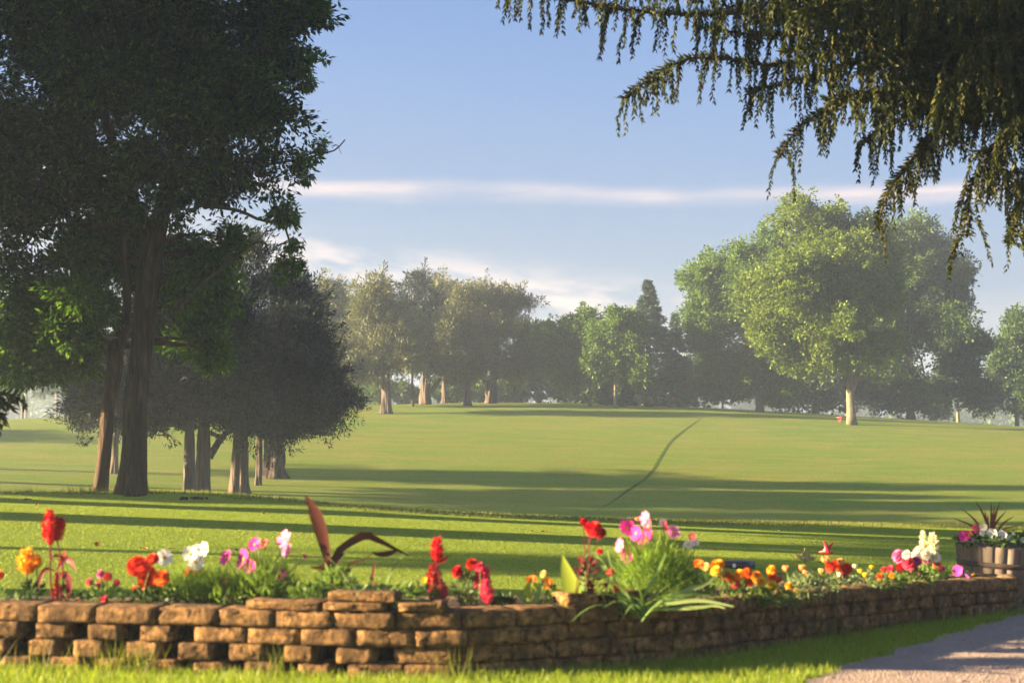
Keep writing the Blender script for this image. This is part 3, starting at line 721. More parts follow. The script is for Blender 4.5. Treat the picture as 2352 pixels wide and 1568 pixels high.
spruce_far(1552, 106, 932, 722, 56, 'shorter pale blue spruce behind the tall pointed one', 82, 13000)
spruce_far(1395, 104, 926, 880, 24, 'small bluish spruce bush behind the pale stem', 83, 2200)
spruce_far(1440, 104, 926, 885, 26, 'low bluish spruce bush left of the blue tarpaulin', 84, 2200)

# misty trees far away on the left
FG = 'far trees dim in the mist on the left'
for i, (xd, D, yt, rx, lab) in enumerate(((-20, 175, 690, 60, 'far misty tree cut by the left edge of the view'), (60, 190, 700, 60, 'far misty tree with the widest pale crown'), (130, 185, 730, 50, 'far misty tree showing under the slim tree bough'),
                                     (190, 180, 760, 40, 'far misty tree half hidden by the slim trunk'))):
    broad(xd, D, 950, [(xd, (yt + 940) / 2, rx, (940 - yt) / 2), (xd + 10, yt + 60, rx * .7, 50)], lab, 90 + i, 260, 30, 1.2, (.6, .4), 'leaf_dark', tw=4, limbs=6, group=FG, name='far_tree')
broad(52, 135, 955, [(52, 830, 60, 60), (20, 860, 40, 50), (90, 870, 40, 40)], 'pale green bushy tree in mist at the far left', 95, 300, 34, .9, (.4, .26), 'leaf_maple2', tw=4, limbs=6, name='far_tree', group=FG)

def distant_wood():
    rng = np.random.default_rng(44); lb = []
    for k in range(150):
        x = rng.uniform(-190, 190); y = 285 + rng.uniform(-14, 14); z = tz(x, y)
        h = 15.5 + 2.0 * math.sin(x * .07) + rng.uniform(-1.5, 1.8) + (3.5 if x < -60 else 0)
        lb.append((np.array([x, y, z + h * .55]), (rng.uniform(4, 7), 4, h * .5)))
    b, cc = crown(lb, 6500, 16, 1.7, (1.3, .8), 45, shell=.5)
    o = b.build('distant_wood', M['leaf_dark']); tag(o, 'far off wood fading into the mist behind the crest', kind='stuff')
distant_wood()

# ------------------------------------------------------------------ trees standing left of the view: their shadows cross the tee
def shade_trees():
    t0 = None
    k = SD.y / SD.x
    def spot(p, dist): return np.array([p[0] - dist, p[1] - dist * k])
    lst = [((-22.5, 22.6), .95, .30), ((-24.5, 18.4), (1.9, 1.9, 1.0), .6), ((-20.5, 16.0), (1.3, 1.3, 1.0), .55), ((-25, 14.0), (1.5, 1.5, .95), .5), ((-21, 10.9), (.6, .6, .62), .7), ((-12.5, 9.3), (1.1, 1.1, 1.6), .5), ((-19.5, 1.0), .9, .45),
           ((-30, 26), 1.15, .5), ((-31, 34), 1.0, .5), ((-27, -.5), 1.1, .5), ((-16.5, 1.0), .8, .35)]
    dk = .2126 - k
    for i, ((x, y), s, r) in enumerate(lst):
        y += dk * abs(x)
        z = tz(x, y)
        if t0 is None:
            loc = np.array([x, y, z - .05])
            p = [loc, loc + (0, 0, 3), loc + (.1, 0, 6), loc + (0, .1, 10), loc + (0, 0, 13.5)]
            rng = np.random.default_rng(5)
            lb = [(loc + np.array([rng.uniform(-2, 2), rng.uniform(-2, 2), rng.uniform(8.2, 13)]), (rng.uniform(1.6, 2.2), rng.uniform(1.6, 2.2), rng.uniform(1.2, 1.7))) for _ in range(9)]
            t0 = make_tree('tall_shade_tree', loc, 'tall leafy tree standing on the left edge of the tee lawn', 'tree', p, [.36, .30, .22, .12, .03], lb, M['bark_brown'], M['leaf_big'], 520, 36, .62, (.24, .13), 101,
                           group='tall trees on the left of the tee lawn', limbs=20)
        else:
            dup(t0, (x, y, z - .05), i * 1.3, s, 'tall leafy tree standing on the left edge of the tee lawn')
    for i, y in enumerate((-9, -3, 12.5, 18, 23.5, 29, 34.5)):  # unseen back row, added to keep sun off the mist near the camera
        y += dk * 34
        dup(t0, (-35 + (i % 2) * 2, y, tz(-35, y) - .05), i * .9, (1.6, 1.6, 1.7), 'unseen very tall tree added behind the left ones to shade the near air', 'unseen tall trees added for shade left of the tee lawn')
    # left neighbours of the cedar row and of the crest (long fairway shadows)
    for i, (x, y, s) in enumerate(((-27, 38, .8), (-30, 46, .85), (-33, 54, .85), (-38, 36, .9), (-72, 66, 1.1))):
        y += dk * abs(x) * .6
        dup(t0, (x, y, tz(x, y) - .05), i * 2.1, (s * 1.6, s * 1.6, s * .8), 'broad leafy tree standing left of the cedar row', 'broad trees left of the cedar row')
shade_trees()

# ------------------------------------------------------------------ drooping spruce, upper right
def needle_shoots(b, base, dirs, L, W, rng):
    """each shoot: three crossed narrow blades"""
    n = len(base)
    for k in range(2):
        Nn = nrm(rng.normal(size=(n, 3)))
        b.addq(leaves_arr(base, dirs, Nn, L, W), 4)

def drooping_boughs(t, loc, boughs, seed, hang=(.28, .74), step=.10, sh=(.064, .018), D0=None):
    rng = np.random.default_rng(seed)
    wood = MB(); nb = MB()
    for pts, r0, hs, dens in boughs:
        s = spline(pts, 26); wood.tube(s, np.linspace(r0, r0 * .25, 26), 6, caps=False)
        seg = np.linalg.norm(s[-1] - s[0]); ns = int(seg / step * dens * 1.5)
        T = np.gradient(s, axis=0)
        s2 = spline(pts, int(seg / .012)); t2 = nrm(np.gradient(s2, axis=0)); pb = np.repeat(s2, 3, 0); td = np.repeat(t2, 3, 0)
        rd = nrm(rng.normal(size=pb.shape) + np.array([0, 0, .2])); needle_shoots(nb, pb, td * .7 + rd * .8, sh[0] * rng.uniform(.8, 1.8, len(pb)), sh[1] * rng.uniform(.8, 1.3, len(pb)), rng)
        for k in range(ns):
            u = rng.uniform(.04, 1); i = min(int(u * 25), 24); a = s[i] + (s[i + 1] - s[i]) * rng.uniform()
            side = nrm(np.cross(T[i], [0, 0, 1.])) * rng.choice([-1, 1]); tdir = nrm(T[i])
            reach = rng.uniform(.05, .42) * (1.15 - u * .5)
            L = rng.uniform(*hang) * hs * (1.1 - .35 * u)
            fw = tdir * rng.uniform(.1, .5) * reach
            m = max(6, int((reach + L) / .035))
            q = np.linspace(0, 1, m)[:, None]
            p = a + (side * reach + fw) * np.sqrt(q) - np.array([0, 0, 1.]) * L * q ** 1.5 + np.cumsum(rng.normal(0, .004, (m, 3)), axis=0)
            if k % 3 == 0: wood.tube(p[::3] if m > 8 else p, .0035, 4, caps=False)
            tt = nrm(np.gradient(p, axis=0))
            rep = 4
            pb = np.repeat(p, rep, 0); td = np.repeat(tt, rep, 0)
            rd = nrm(rng.normal(size=pb.shape)); rd -= td * (rd * td).sum(1)[:, None]
            dr = td * .9 + nrm(rd) * .62 - np.array([0, 0, .25])
            n = len(pb)
            needle_shoots(nb, pb, dr, sh[0] * rng.uniform(.6, 1.25, n), sh[1] * rng.uniform(.8, 1.2, n), rng)
    shift(wood, loc).build('bough', M['twig'], t, smooth=True)
    shift(nb, loc).build('needles', M['leaf_spruce'], t)

def near_spruce():
    base = ground_at(2900, 14.5); loc = base.copy(); loc[2] -= .05
    t = thing('spruce_tree', loc, 'big dark spruce with long drooping boughs hanging into the upper right sky', 'tree')
    b = MB(); s = 14.5 / F
    trunk_mesh(b, [loc, loc + (0, 0, 3), loc + (0, 0, 7), loc + (0, 0, 13)], [.34, .3, .22, .04], 9, 30, 40, .06, 1.4)
    shift(b, loc).build('trunk', M['bark_dark'], t, smooth=True)
    def tr(yd): return P(2900, yd, 14.5)
    def bg(pts, r, hs=1., dens=1., d0=14.5, d1=14.5):
        n = len(pts); D = np.linspace(d0, d1, n + 1)
        return ([tr(pts[0][1] - 60)] + [P(x, y, D[i + 1]) for i, (x, y) in enumerate(pts)], r, hs, dens)
    B = [bg([(2352, -40), (1900, 20), (1700, 30), (1560, 32), (1420, 20), (1290, -5), (1160, -45)], .045, .75, 1.1, 14.5, 14),
         bg([(2352, -120), (1900, -60), (1650, -40), (1450, -50), (1300, -60)], .045, .8, 1.0, 14.5, 13),
         bg([(2352, 40), (2000, 100), (1780, 150), (1640, 130), (1540, 150), (1430, 228)], .04, .7, 1.1, 14.5, 13.6),
         bg([(2352, 20), (1950, 60), (1750, 80), (1600, 60)], .04, .8, 1.1, 14.5, 15),
         bg([(2352, 100), (2080, 190), (1920, 240), (1830, 300), (1790, 360)], .04, .8, 1.1, 14.5, 14),
         bg([(2352, 60), (2050, 120), (1850, 180), (1720, 210)], .04, .9, 1.1, 14.5, 15.5),
         bg([(2352, 20), (2150, 40), (1950, 90), (1800, 120)], .04, .9, 1.0, 14.5, 13),
         bg([(2352, 200), (2180, 280), (2100, 360), (2040, 440), (2015, 520)], .035, .8, 1.0, 14.5, 14.3),
         bg([(2352, 160), (2200, 220), (2060, 280), (1980, 330)], .035, .9, 1.1, 14.5, 15.5),
         bg([(2400, 240), (2300, 330), (2230, 430), (2225, 540)], .03, .8, 1.0, 14.5, 14.),
         bg([(2420, 330), (2370, 430), (2330, 520), (2320, 560)], .03, .7, 1.1, 14.5, 13.6),
         bg([(2400, 180), (2250, 240), (2150, 300), (2110, 340)], .03, .9, 1.0, 14.5, 16),
         bg([(2400, 100), (2250, 110), (2100, 130), (1980, 160)], .03, 1.0, 1.2, 14.5, 13),
         bg([(2400, 240), (2330, 300), (2290, 340), (2250, 350)], .03, 1.0, 1.2, 14.5, 13.5),
         bg([(2400, -60), (2200, -20), (2000, 0), (1850, 20)], .04, 1.0, 1.4, 14.5, 12.5),
         bg([(2450, -160), (2200, -120), (1950, -90), (1750, -90)], .04, 1.0, 1.2, 14.5, 15.5),
         bg([(2450, 60), (2350, 100), (2250, 140), (2180, 190)], .03, 1.0, 1.4, 14.5, 12.5),
         bg([(2450, -100), (2350, -60), (2200, -10), (2100, 40)], .03, 1.2, 1.4, 14.5, 15.8),
         bg([(2450, 330), (2380, 380), (2352, 420)], .03, .9, 1.2, 14.5, 15)]
    rg = np.random.default_rng(77)
    for k in range(52):
        xe = rg.uniform(1330, 2400) if k % 3 else rg.uniform(1800, 2400)
        yb = np.interp(xe, [1250, 1450, 1700, 1850, 2000, 2150, 2250, 2400], [-70, -30, 70, 200, 310, 340, 430, 540])
        ye = rg.uniform(-170, yb); d1 = 14.5 + rg.uniform(-2.2, 2.6)
        pts = [(2900 + (xe - 2900) * u, ye - 130 * (1 - u) ** 1.3 + 26 * math.sin(u * 3.1) * rg.uniform(-1, 1)) for u in (.25, .5, .75, 1)]
        B.append(bg(pts, .03, rg.uniform(.6, 1.0), rg.uniform(1.0, 1.7) * (.75 if xe < 1700 else 1.15), 14.5, d1))
    drooping_boughs(t, loc, B, 4)
near_spruce()

def left_sprig():
    D = 11.5
    loc = ground_at(-330, D); loc[2] -= .05
    t = thing('spruce_tree', loc, 'small dark evergreen poking a single twig in at the left edge', 'tree')
    b = MB(); b.tube([loc, loc + (0, 0, 1.5), loc + (0, 0, 3.2)], [.08, .06, .01], 10); shift(b, loc).build('trunk', M['bark_dark'], t, smooth=True)
    B = []
    rng = np.random.default_rng(8)
    for k in range(16):
        a = rng.uniform(0, 6.28); z = rng.uniform(.5, 2.8); l = (3.2 - z) * .35
        p0 = loc + (0, 0, z); B.append(([p0, p0 + (np.cos(a) * l * .5, np.sin(a) * l * .5, .05), p0 + (np.cos(a) * l, np.sin(a) * l, -.05)], .015, .25, .8))
    p0 = P(-330, 900, D)
    B.append(([p0, P(-150, 890, D), P(-40, 905, D), P(20, 935, D)], .02, .3, 1.0))
    B.append(([p0, P(-150, 930, D), P(-60, 930, D), P(0, 955, D)], .02, .3, 1.0))
    B.append(([P(-60, 900, D), P(-10, 905, D), P(38, 912, D)], .008, .12, 1.0))
    drooping_boughs(t, loc, B, 6, sh=(.07, .02))
left_sprig()

# ------------------------------------------------------------------ raised bed: block wall and soil
M['block'] = rough_mat('split_concrete_block', (.022, .012, .006), (.37, .20, .075), 22, 1.0, .03, (.09, .05, .022), rough=.95)
M['block_dark'] = rough_mat('weathered_block', (.07, .048, .03), (.24, .155, .085), 26, 1.0, .03, (.14, .09, .05), rough=.95)
M['soil'] = rough_mat('garden_soil', (.018, .012, .008), (.06, .038, .024), 40, 1.0, .03)
CH = .094                                     # height of one course

def poly_walk(P2):
    P2 = np.asarray(P2); d = np.concatenate([[0], np.cumsum(np.linalg.norm(np.diff(P2, axis=0), axis=1))])
    def at(s_):
        s_ = min(max(s_, 0), d[-1] - 1e-6)
        i = np.searchsorted(d, s_, side='right') - 1
        u = (s_ - d[i]) / (d[i + 1] - d[i]); T = (P2[i + 1] - P2[i]) / (d[i + 1] - d[i])
        return P2[i] * (1 - u) + P2[i + 1] * u, T
    return at, d[-1]

def rough_block(b, o, T, Nn, length, depth, h, z0, rng, amp=.007):
    """one split-faced block: o = front middle on plan, T along, Nn outward"""
    nu, nv, nw = 9, 4, 6
    us = np.array([-.5, -.46, -.3, -.12, .05, .2, .34, .465, .5]); vs = np.array([0, .06, .5, 1]); ws = np.array([0, .07, .33, .63, .93, 1.])
    def pt(u, v, w_):
        ch = .008 * ((abs(2 * u) > .99) + (w_ < .01 or w_ > .99)) * (1 if v < .01 else 0)
        cx = .006 * ((v < .01) + (w_ < .01 or w_ > .99)) * (abs(2 * u) > .99)
        cz = .005 * ((v < .01) + (abs(2 * u) > .99)) * (int(w_ < .01) - int(w_ > .99))
        x = o + T * (u * length - np.sign(u) * cx) + Nn * (-depth * v - ch)
        return [x[0], x[1], z0 + h * w_ + cz]
    cache = {}
    def vid(i, j, k, V):
        key = (i, j, k)
        if key not in cache:
            p = np.array(pt(us[i], vs[j], ws[k])) + rng.normal(0, amp * (1 if j == 0 else .3), 3) * (.45 if k in (0, nw - 1) or i in (0, nu - 1) else 1)
            cache[key] = len(V); V.append(p)
        return cache[key]
    V = []; Fc = []
    for i in range(nu - 1):
        for k in range(nw - 1):
            Fc.append((vid(i, 0, k, V), vid(i + 1, 0, k, V), vid(i + 1, 0, k + 1, V), vid(i, 0, k + 1, V)))
            Fc.append((vid(i + 1, nv - 1, k, V), vid(i, nv - 1, k, V), vid(i, nv - 1, k + 1, V), vid(i + 1, nv - 1, k + 1, V)))
    for i in range(nu - 1):
        for j in range(nv - 1):
            Fc.append((vid(i, j, nw - 1, V), vid(i + 1, j, nw - 1, V), vid(i + 1, j + 1, nw - 1, V), vid(i, j + 1, nw - 1, V)))
            Fc.append((vid(i, j + 1, 0, V), vid(i + 1, j + 1, 0, V), vid(i + 1, j, 0, V), vid(i, j, 0, V)))
    for j in range(nv - 1):
        for k in range(nw - 1):
            Fc.append((vid(0, j + 1, k, V), vid(0, j, k, V), vid(0, j, k + 1, V), vid(0, j + 1, k + 1, V)))
            Fc.append((vid(nu - 1, j, k, V), vid(nu - 1, j + 1, k, V), vid(nu - 1, j + 1, k + 1, V), vid(nu - 1, j, k + 1, V)))
    b.add(V, Fc)

def wall_h(s_, x):            # number of courses under the cap
    return 3
def build_wall():
    rng = np.random.default_rng(17)
    loc = np.array([0, 7.9, tz(0, 7.9)])
    t = thing('retaining_wall', loc, 'low curved wall of rough brown landscaping blocks round the flower bed', 'wall')
    at, Ltot = poly_walk(WALL)
    def zb(p): return tz(p[0], p[1])
    # sinks slightly as the ground rises toward the far end
    def drop(s_): return .055 * max(0, (s_ - 4.5) / 3.6)
    for c in range(3):
        s_ = rng.uniform(0, .2); b = MB()
        while s_ < Ltot - .05:
            left = s_ < 3.0; mid = 3.0 <= s_ < 4.7
            ln = rng.uniform(.17, .21) if left else (rng.uniform(.26, .36) if mid else rng.uniform(.11, .2))
            gap = rng.uniform(.085, .125) if left else (rng.uniform(.004, .01) if mid else rng.choice([.008, .05, .03]))
            if c == 2 and left and s_ > 2.1: gap = .01; ln = .3
            p, T = at(s_ + ln / 2); Nn = np.array([T[1], -T[0]])
            p = p + Nn * rng.normal(0, .01)
            aT = rng.normal(0, .03); T = nrm(T + Nn * aT)
            rough_block(b, p, T, Nn, ln, .2, CH - .003, zb(p) - .02 + c * CH - drop(s_), rng, .0045)
            s_ += ln + gap
        shift(b, loc).build('block_course', M['block'], t)
    # cap blocks, each a block of its own
    s_ = -.05; k = 0
    while s_ < Ltot:
        ln = rng.uniform(.30, .36) if s_ < 4.7 else rng.uniform(.24, .32)
        p, T = at(s_ + ln / 2); Nn = np.array([T[1], -T[0]])
        zz = zb(p) - .02 + 3 * CH - drop(s_)
        b = MB(); rough_block(b, p + Nn * (.012 + rng.normal(0, .006)), T, Nn, ln, .22, CH, zz, rng, .004)
        shift(b, loc).build('cap_block', M['block'], t)
        s_ += ln + rng.uniform(.004, .014); k += 1
    # end of the bed and the back run
    for (A, z_c) in ((np.array([WALL[-1], TIP, REAR[0]]), 4),):
        at2, L2 = poly_walk(A); b = MB()
        for c in range(4):
            s_ = 0
            while s_ < L2:
                ln = min(.2, L2 - s_ + .05); p, T = at2(s_ + ln / 2); Nn = np.array([T[1], -T[0]])
                rough_block(b, p, T, Nn, ln, .16, CH - .003, zb(p) - .02 + c * CH - .055, rng, .006); s_ += ln + .008
        shift(b, loc).build('end_course', M['block_dark'], t)
    at3, L3 = poly_walk(REAR)
    b = MB()
    for c in (2, 3):
        s_ = 0
        while s_ < L3 - .1:
            ln = rng.uniform(.28, .36); p, T = at3(s_ + ln / 2); Nn = np.array([T[1], -T[0]])
            rough_block(b, p, T, Nn, ln, .2, CH - .003, zb(p) - .05 + c * CH - .03, rng, .006); s_ += ln + .01
    shift(b, loc).build('rear_course', M['block_dark'], t)
    b = MB()
    for c in (0, 1):
        for q in np.arange(.2, L3, .4):
            p, T = at3(q); Nn = np.array([T[1], -T[0]])
            rough_block(b, p, T, Nn, .39, .2, CH - .003, zb(p) - .05 + c * CH - .03, rng, .004)
    shift(b, loc).build('rear_footing', M['block_dark'], t)
    # loose blocks lying on the cap
    for x0, y0, c0, ln, rot, lab in ((690, 1395, 4, .36, .05, 'loose block laid on the cap where the wall face steps up'), (835, 1380, 4, .34, -.04, 'topmost loose block on the highest pile of the wall'),
                                (780, 1405, 4, .14, .1, 'short block under the topmost loose block'), ):
        pass
    stack = [(-1.26, .42, 4.0, .03, 'long loose block resting on the cap left of the highest pile'), (-.86, .34, 4.0, -.04, 'loose block forming the lower layer of the highest pile'),
             (-.82, .38, 5.0, .03, 'topmost loose block on the highest pile of the wall'), (-.49, .26, 4.0, .0, 'square loose block resting on the cap just right of the highest pile'),
             (.40, .19, 4.0, .1, 'small sunlit loose block sitting on the shaded middle of the wall'), (.72, .15, 4.0, -.1, 'small loose block at the foot of the strap leaved plant')]
    for x, ln, c, rot, lab in stack:
        q = min(np.linspace(0, Ltot, 600), key=lambda v: abs(at(v)[0][0] - x)); p, T = at(q); Nn = np.array([T[1], -T[0]])
        T = nrm(T + Nn * rot); zz = zb(p) - .02 + c * CH
        hh = .072 if c == 5 or x > .2 else .02 if False else (.05 if x < -1 or x > -.6 else .045)
        zz -= .02 * 0
        if c == 5.0: zz = zb(p) - .02 + 4 * CH + .047; hh = .052
        l2 = np.array([p[0], p[1], zz]); b = MB(); rough_block(b, p + Nn * .02 - Nn * (.03 if c == 5 else 0), T, Nn, ln, .17, hh, zz, rng, .006)
        o = shift(b, l2).build('loose_block', M['block'])
        o.location = [float(v) for v in l2]; tag(o, lab, 'block', 'loose blocks on the wall')
build_wall()

def soil_z(X, Y): return terrain(X, Y) + .285 + .02 * np.sin(np.asarray(X) * 7) * np.sin(np.asarray(Y) * 9)
def soil():
    xs = np.arange(-4.3, 4.6, .05); ys = np.arange(7.6, 12.6, .05)
    X, Y = np.meshgrid(xs, ys); rng = np.random.default_rng(2)
    Z = soil_z(X, Y) + rng.normal(0, .006, X.shape)
    nx = len(xs); cx = (X[:-1, :-1] + .025).ravel(); cy = (Y[:-1, :-1] + .025).ravel()
    def inset(px, py, d):
        a = in_poly(px, py, BED)
        for dx, dy in ((d, 0), (-d, 0), (0, d), (0, -d)): a &= in_poly(px + dx, py + dy, BED)
        return a
    keep = inset(cx, cy, .11)
    ii = (np.arange(len(ys) - 1)[:, None] * nx + np.arange(nx - 1)[None, :]).ravel()[keep]
    b = MB(); b.v = [np.stack([X, Y, Z], -1).reshape(-1, 3)]; b.n = X.size; b.q = [(4, np.stack([ii, ii + 1, ii + nx + 1, ii + nx], -1))]
    # dark fill right behind the front blocks
    at, Lt = poly_walk(WALL)
    top = []; bot = []
    for q in np.linspace(0, Lt, 120):
        p, T = at(q); Nn = np.array([T[1], -T[0]]); r_ = p - Nn * .185
        z = tz(p[0], p[1]); top.append([r_[0], r_[1], z + .28 - .055 * max(0, (q - 4.5) / 3.6)]); bot.append([r_[0], r_[1], z - .02])
    b.grid(np.stack([top, bot]), 2, 120)
    o = b.build('soil', M['soil']); tag(o, 'dark loose soil filling the flower bed', kind='structure')
soil()

# ------------------------------------------------------------------ flowers
def rgb(*v): return tuple(v)
M['stem'] = leaf_mat('green_stem', (.09, .15, .03), (.15, .22, .04), .2)
M['herb'] = leaf_mat('herb_leaf', (.07, .13, .025), (.15, .23, .045), .4)
M['fern'] = leaf_mat('feathery_leaf', (.13, .22, .035), (.22, .33, .05), .5)
M['pale_strap'] = leaf_mat('pale_strap_leaf', (.22, .30, .11), (.34, .42, .16), .4)
M['strap'] = leaf_mat('strap_leaf', (.16, .27, .07), (.28, .40, .12), .4)
M['dark_herb'] = leaf_mat('dark_herb_leaf', (.02, .045, .012), (.05, .10, .02), .3)
M['grey_herb'] = leaf_mat('grey_green_leaf', (.10, .14, .06), (.20, .25, .12), .35)
M['lime'] = leaf_mat('lime_leaf', (.30, .38, .04), (.36, .44, .05), .5)
M['maroon'] = leaf_mat('maroon_canna_leaf', (.04, .010, .010), (.11, .028, .018), .3)
M['wine'] = leaf_mat('wine_leaf', (.10, .012, .02), (.22, .02, .03), .35)
M['crimson'] = petal_mat('crimson_petal', (.45, .01, .02), (.72, .02, .03))
M['scarlet'] = petal_mat('scarlet_petal', (.70, .035, .02), (.85, .10, .03))
M['darkred'] = petal_mat('dark_red_petal', (.22, .008, .01), (.42, .012, .015))
M['rose'] = petal_mat('rose_petal', (.62, .04, .12), (.80, .09, .14))
M['magenta'] = petal_mat('magenta_petal', (.55, .02, .24), (.75, .05, .36))
M['pink'] = petal_mat('pink_petal', (.72, .12, .35), (.80, .25, .45))
M['white'] = petal_mat('white_petal', (.75, .72, .62), (.85, .82, .75))
M['cream'] = petal_mat('cream_petal', (.72, .66, .40), (.82, .76, .52))
M['orange'] = petal_mat('orange_petal', (.80, .14, .02), (.88, .26, .02))
M['amber'] = petal_mat('amber_petal', (.85, .34, .02), (.90, .50, .03))
M['yellow'] = petal_mat('yellow_petal', (.85, .55, .03), (.92, .68, .05))
M['coral'] = petal_mat('coral_petal', (.75, .10, .06), (.85, .2, .14))
M['peach'] = petal_mat('peach_bud', (.70, .32, .10), (.80, .46, .16))
M['purple'] = petal_mat('purple_petal', (.20, .03, .25), (.35, .06, .35))

def frame_of(d):
    d = nrm(np.asarray(d, float)); u = nrm(np.cross(d, [0, 0, 1.]) if abs(d[2]) < .9 else np.cross(d, [1., 0, 0])); return d, u, np.cross(u, d)
def petals(b, c, d, n, L, W, cup, rng, roll=0., seg=3, r0=.0):
    """n petals round axis d; each a strip of seg quads widening to the tip"""
    d, u, v = frame_of(d)
    for k in range(n):
        a = roll + 2 * np.pi * k / n + rng.normal(0, .06); rad = np.cos(a) * u + np.sin(a) * v; sd = np.cross(d, rad)
        cu = cup + rng.normal(0, .08); V = []
        for i in range(seg + 1):
            q = i / seg; wq = W * (.25 + 1.05 * math.sin(min(q * .86 + .08, 1) * math.pi * .62)) * (1 if q < .95 else .72)
            ctr = c + rad * (r0 + L * q) * math.cos(cu * q) + d * L * (math.sin(cu) * q + .08 * q * q)
            V += [ctr - sd * wq * .5, ctr + sd * wq * .5]
        b.grid(np.array(V), seg + 1, 2)
def dome(b, c, d, r, h, n=8):
    d, u, v = frame_of(d); rows = []
    for i in range(4):
        q = i / 3 * math.pi / 2; rr = r * math.cos(q) + 1e-4; a = np.linspace(0, 2 * np.pi, n, endpoint=False)
        rows.append(c + d * h * math.sin(q) + np.outer(np.cos(a) * rr, u) + np.outer(np.sin(a) * rr, v))
    b.grid(np.array(rows), 4, n, closed=True)
def strap(b, p0, pts_dir, L, W, bend, rng, seg=9, tipw=.1, fold=.25, nrm_hint=None):
    """arching leaf from p0, initial direction, curving toward the ground"""
    d = nrm(np.asarray(pts_dir, float)); h = np.array([d[0], d[1], 0]); h = nrm(h) if np.linalg.norm(h) > .02 else np.array([1., 0, 0])
    side = nrm(np.cross(h, [0, 0, 1.])); p = np.array(p0, float); V = []
    for i in range(seg + 1):
        q = i / seg; ww = W * (math.sin(min(1, q * 1.6 + .25) * math.pi / 2) * (1 - q ** 2.2) + tipw * q * .3)
        up = nrm(np.cross(side, d))
        V += [p - side * ww * .5 + up * fold * ww * .5, p, p + side * ww * .5 + up * fold * ww * .5]
        d = nrm(d + (h * .55 - np.array([0, 0, 1.])) * bend / seg); p = p + d * L / seg
    b.grid(np.array(V), seg + 1, 3)
    return p
def leafy(b, c, n, rx, rz, L, W, rng, up=.3):
    """loose heap of leaves"""
    d = nrm(rng.normal(size=(n, 3))); q = rng.uniform(.2, 1, n) ** .5
    pos = np.asarray(c) + d * np.array([rx, rx, rz]) * q[:, None]
    Dr = d * .8 + rng.normal(0, .4, (n, 3)) + np.array([0, 0, up]); Nr = rng.normal(0, .5, (n, 3)) + np.array([0, 0, .8])
    b.addq(leaves_arr(pos, Dr, Nr, L * rng.uniform(.6, 1.3, n), W * rng.uniform(.7, 1.2, n)), 4)
def stem_to(b, p0, p1, r, rng, bow=.04):
    mid = (p0 + p1) / 2 + np.array([rng.normal(0, bow), rng.normal(0, bow), 0]) * np.linalg.norm(p1 - p0)
    b.tube(spline([p0, mid, p1], 7), np.linspace(r, r * .7, 7), 5, caps=False)

def bloom(kind, c, r, rng, face=None):
    """returns petals MB and (optional) centre MB; c world, r radius"""
    b = MB(); ctr = None
    if face is None: face = nrm(np.array([rng.normal(-.25, .5), -.8 + rng.normal(0, .25), rng.uniform(.1, .7)]))
    if kind == 'cosmos':
        petals(b, c, face, 8, r, r * .46, .18, rng, rng.uniform(0, 1)); ctr = MB(); dome(ctr, c, face, r * .24, r * .16)
    elif kind == 'pom':
        face = nrm(face + np.array([0, 0, .5]))
        for k, (m, q, cu) in enumerate(((15, 1.0, -.35), (14, .98, .05), (13, .88, .4), (11, .7, .75), (8, .46, 1.1))):
            petals(b, c + face * r * .12 * k, face, m, r * q, r * .46 * q + r * .06, cu, rng, k * .3, 2)
    elif kind == 'daisy':
        petals(b, c, face, 12, r, r * .42, .25, rng, 0, 2); petals(b, c + face * r * .08, face, 9, r * .7, r * .38, .5, rng, .4, 2); ctr = MB(); dome(ctr, c + face * r * .1, face, r * .25, r * .2)
    elif kind == 'trumpet':
        petals(b, c, face, 5, r, r * 1.25, .12, rng, rng.uniform(0, 1), 3); ctr = MB(); dome(ctr, c - face * r * .02, face, r * .22, r * .12)
    elif kind == 'bud':
        r = r * .62
        face = nrm(np.array([rng.normal(0, .15), rng.normal(0, .15), 1.]))
        for k in range(2): petals(b, c - face * r, face, 6, r * 2.0, r * .95, 1.15, rng, k * .5, 3, r0=r * .12)
    elif kind == 'quilled':      # nodding tubular petals
        petals(b, c, face, 7, r * 1.1, r * .34, .5, rng, 0, 3); ctr = MB(); dome(ctr, c, face, r * .25, r * .2)
    return b, ctr
def plume_mesh(c0, c1, r, rng, n=260, prof=None):
    """feathery celosia plume between two points"""
    ax = c1 - c0; Lh = np.linalg.norm(ax); d, u, v = frame_of(ax)
    t = rng.uniform(0, 1, n) ** .9; a = rng.uniform(0, 2 * np.pi, n)
    rr = r * np.sin(np.clip(t * .86 + .14, 0, 1) * np.pi) ** .7 * rng.uniform(.4, 1, n)
    rad = np.cos(a)[:, None] * u + np.sin(a)[:, None] * v
    pos = c0 + np.outer(t * Lh, d) + rad * rr[:, None]
    b = MB(); b.addq(leaves_arr(pos, rad * .8 + d * .9 + rng.normal(0, .2, (n, 3)), rng.normal(size=(n, 3)), r * rng.uniform(.5, .9, n), r * rng.uniform(.2, .34, n)), 4)
    core = np.array([c0 + d * Lh * q for q in np.linspace(0, .97, 8)]); b.tube(core, r * .55 * np.sin(np.linspace(.18, 1, 8) * np.pi * .96) ** .7 + .001, 8)
    return b

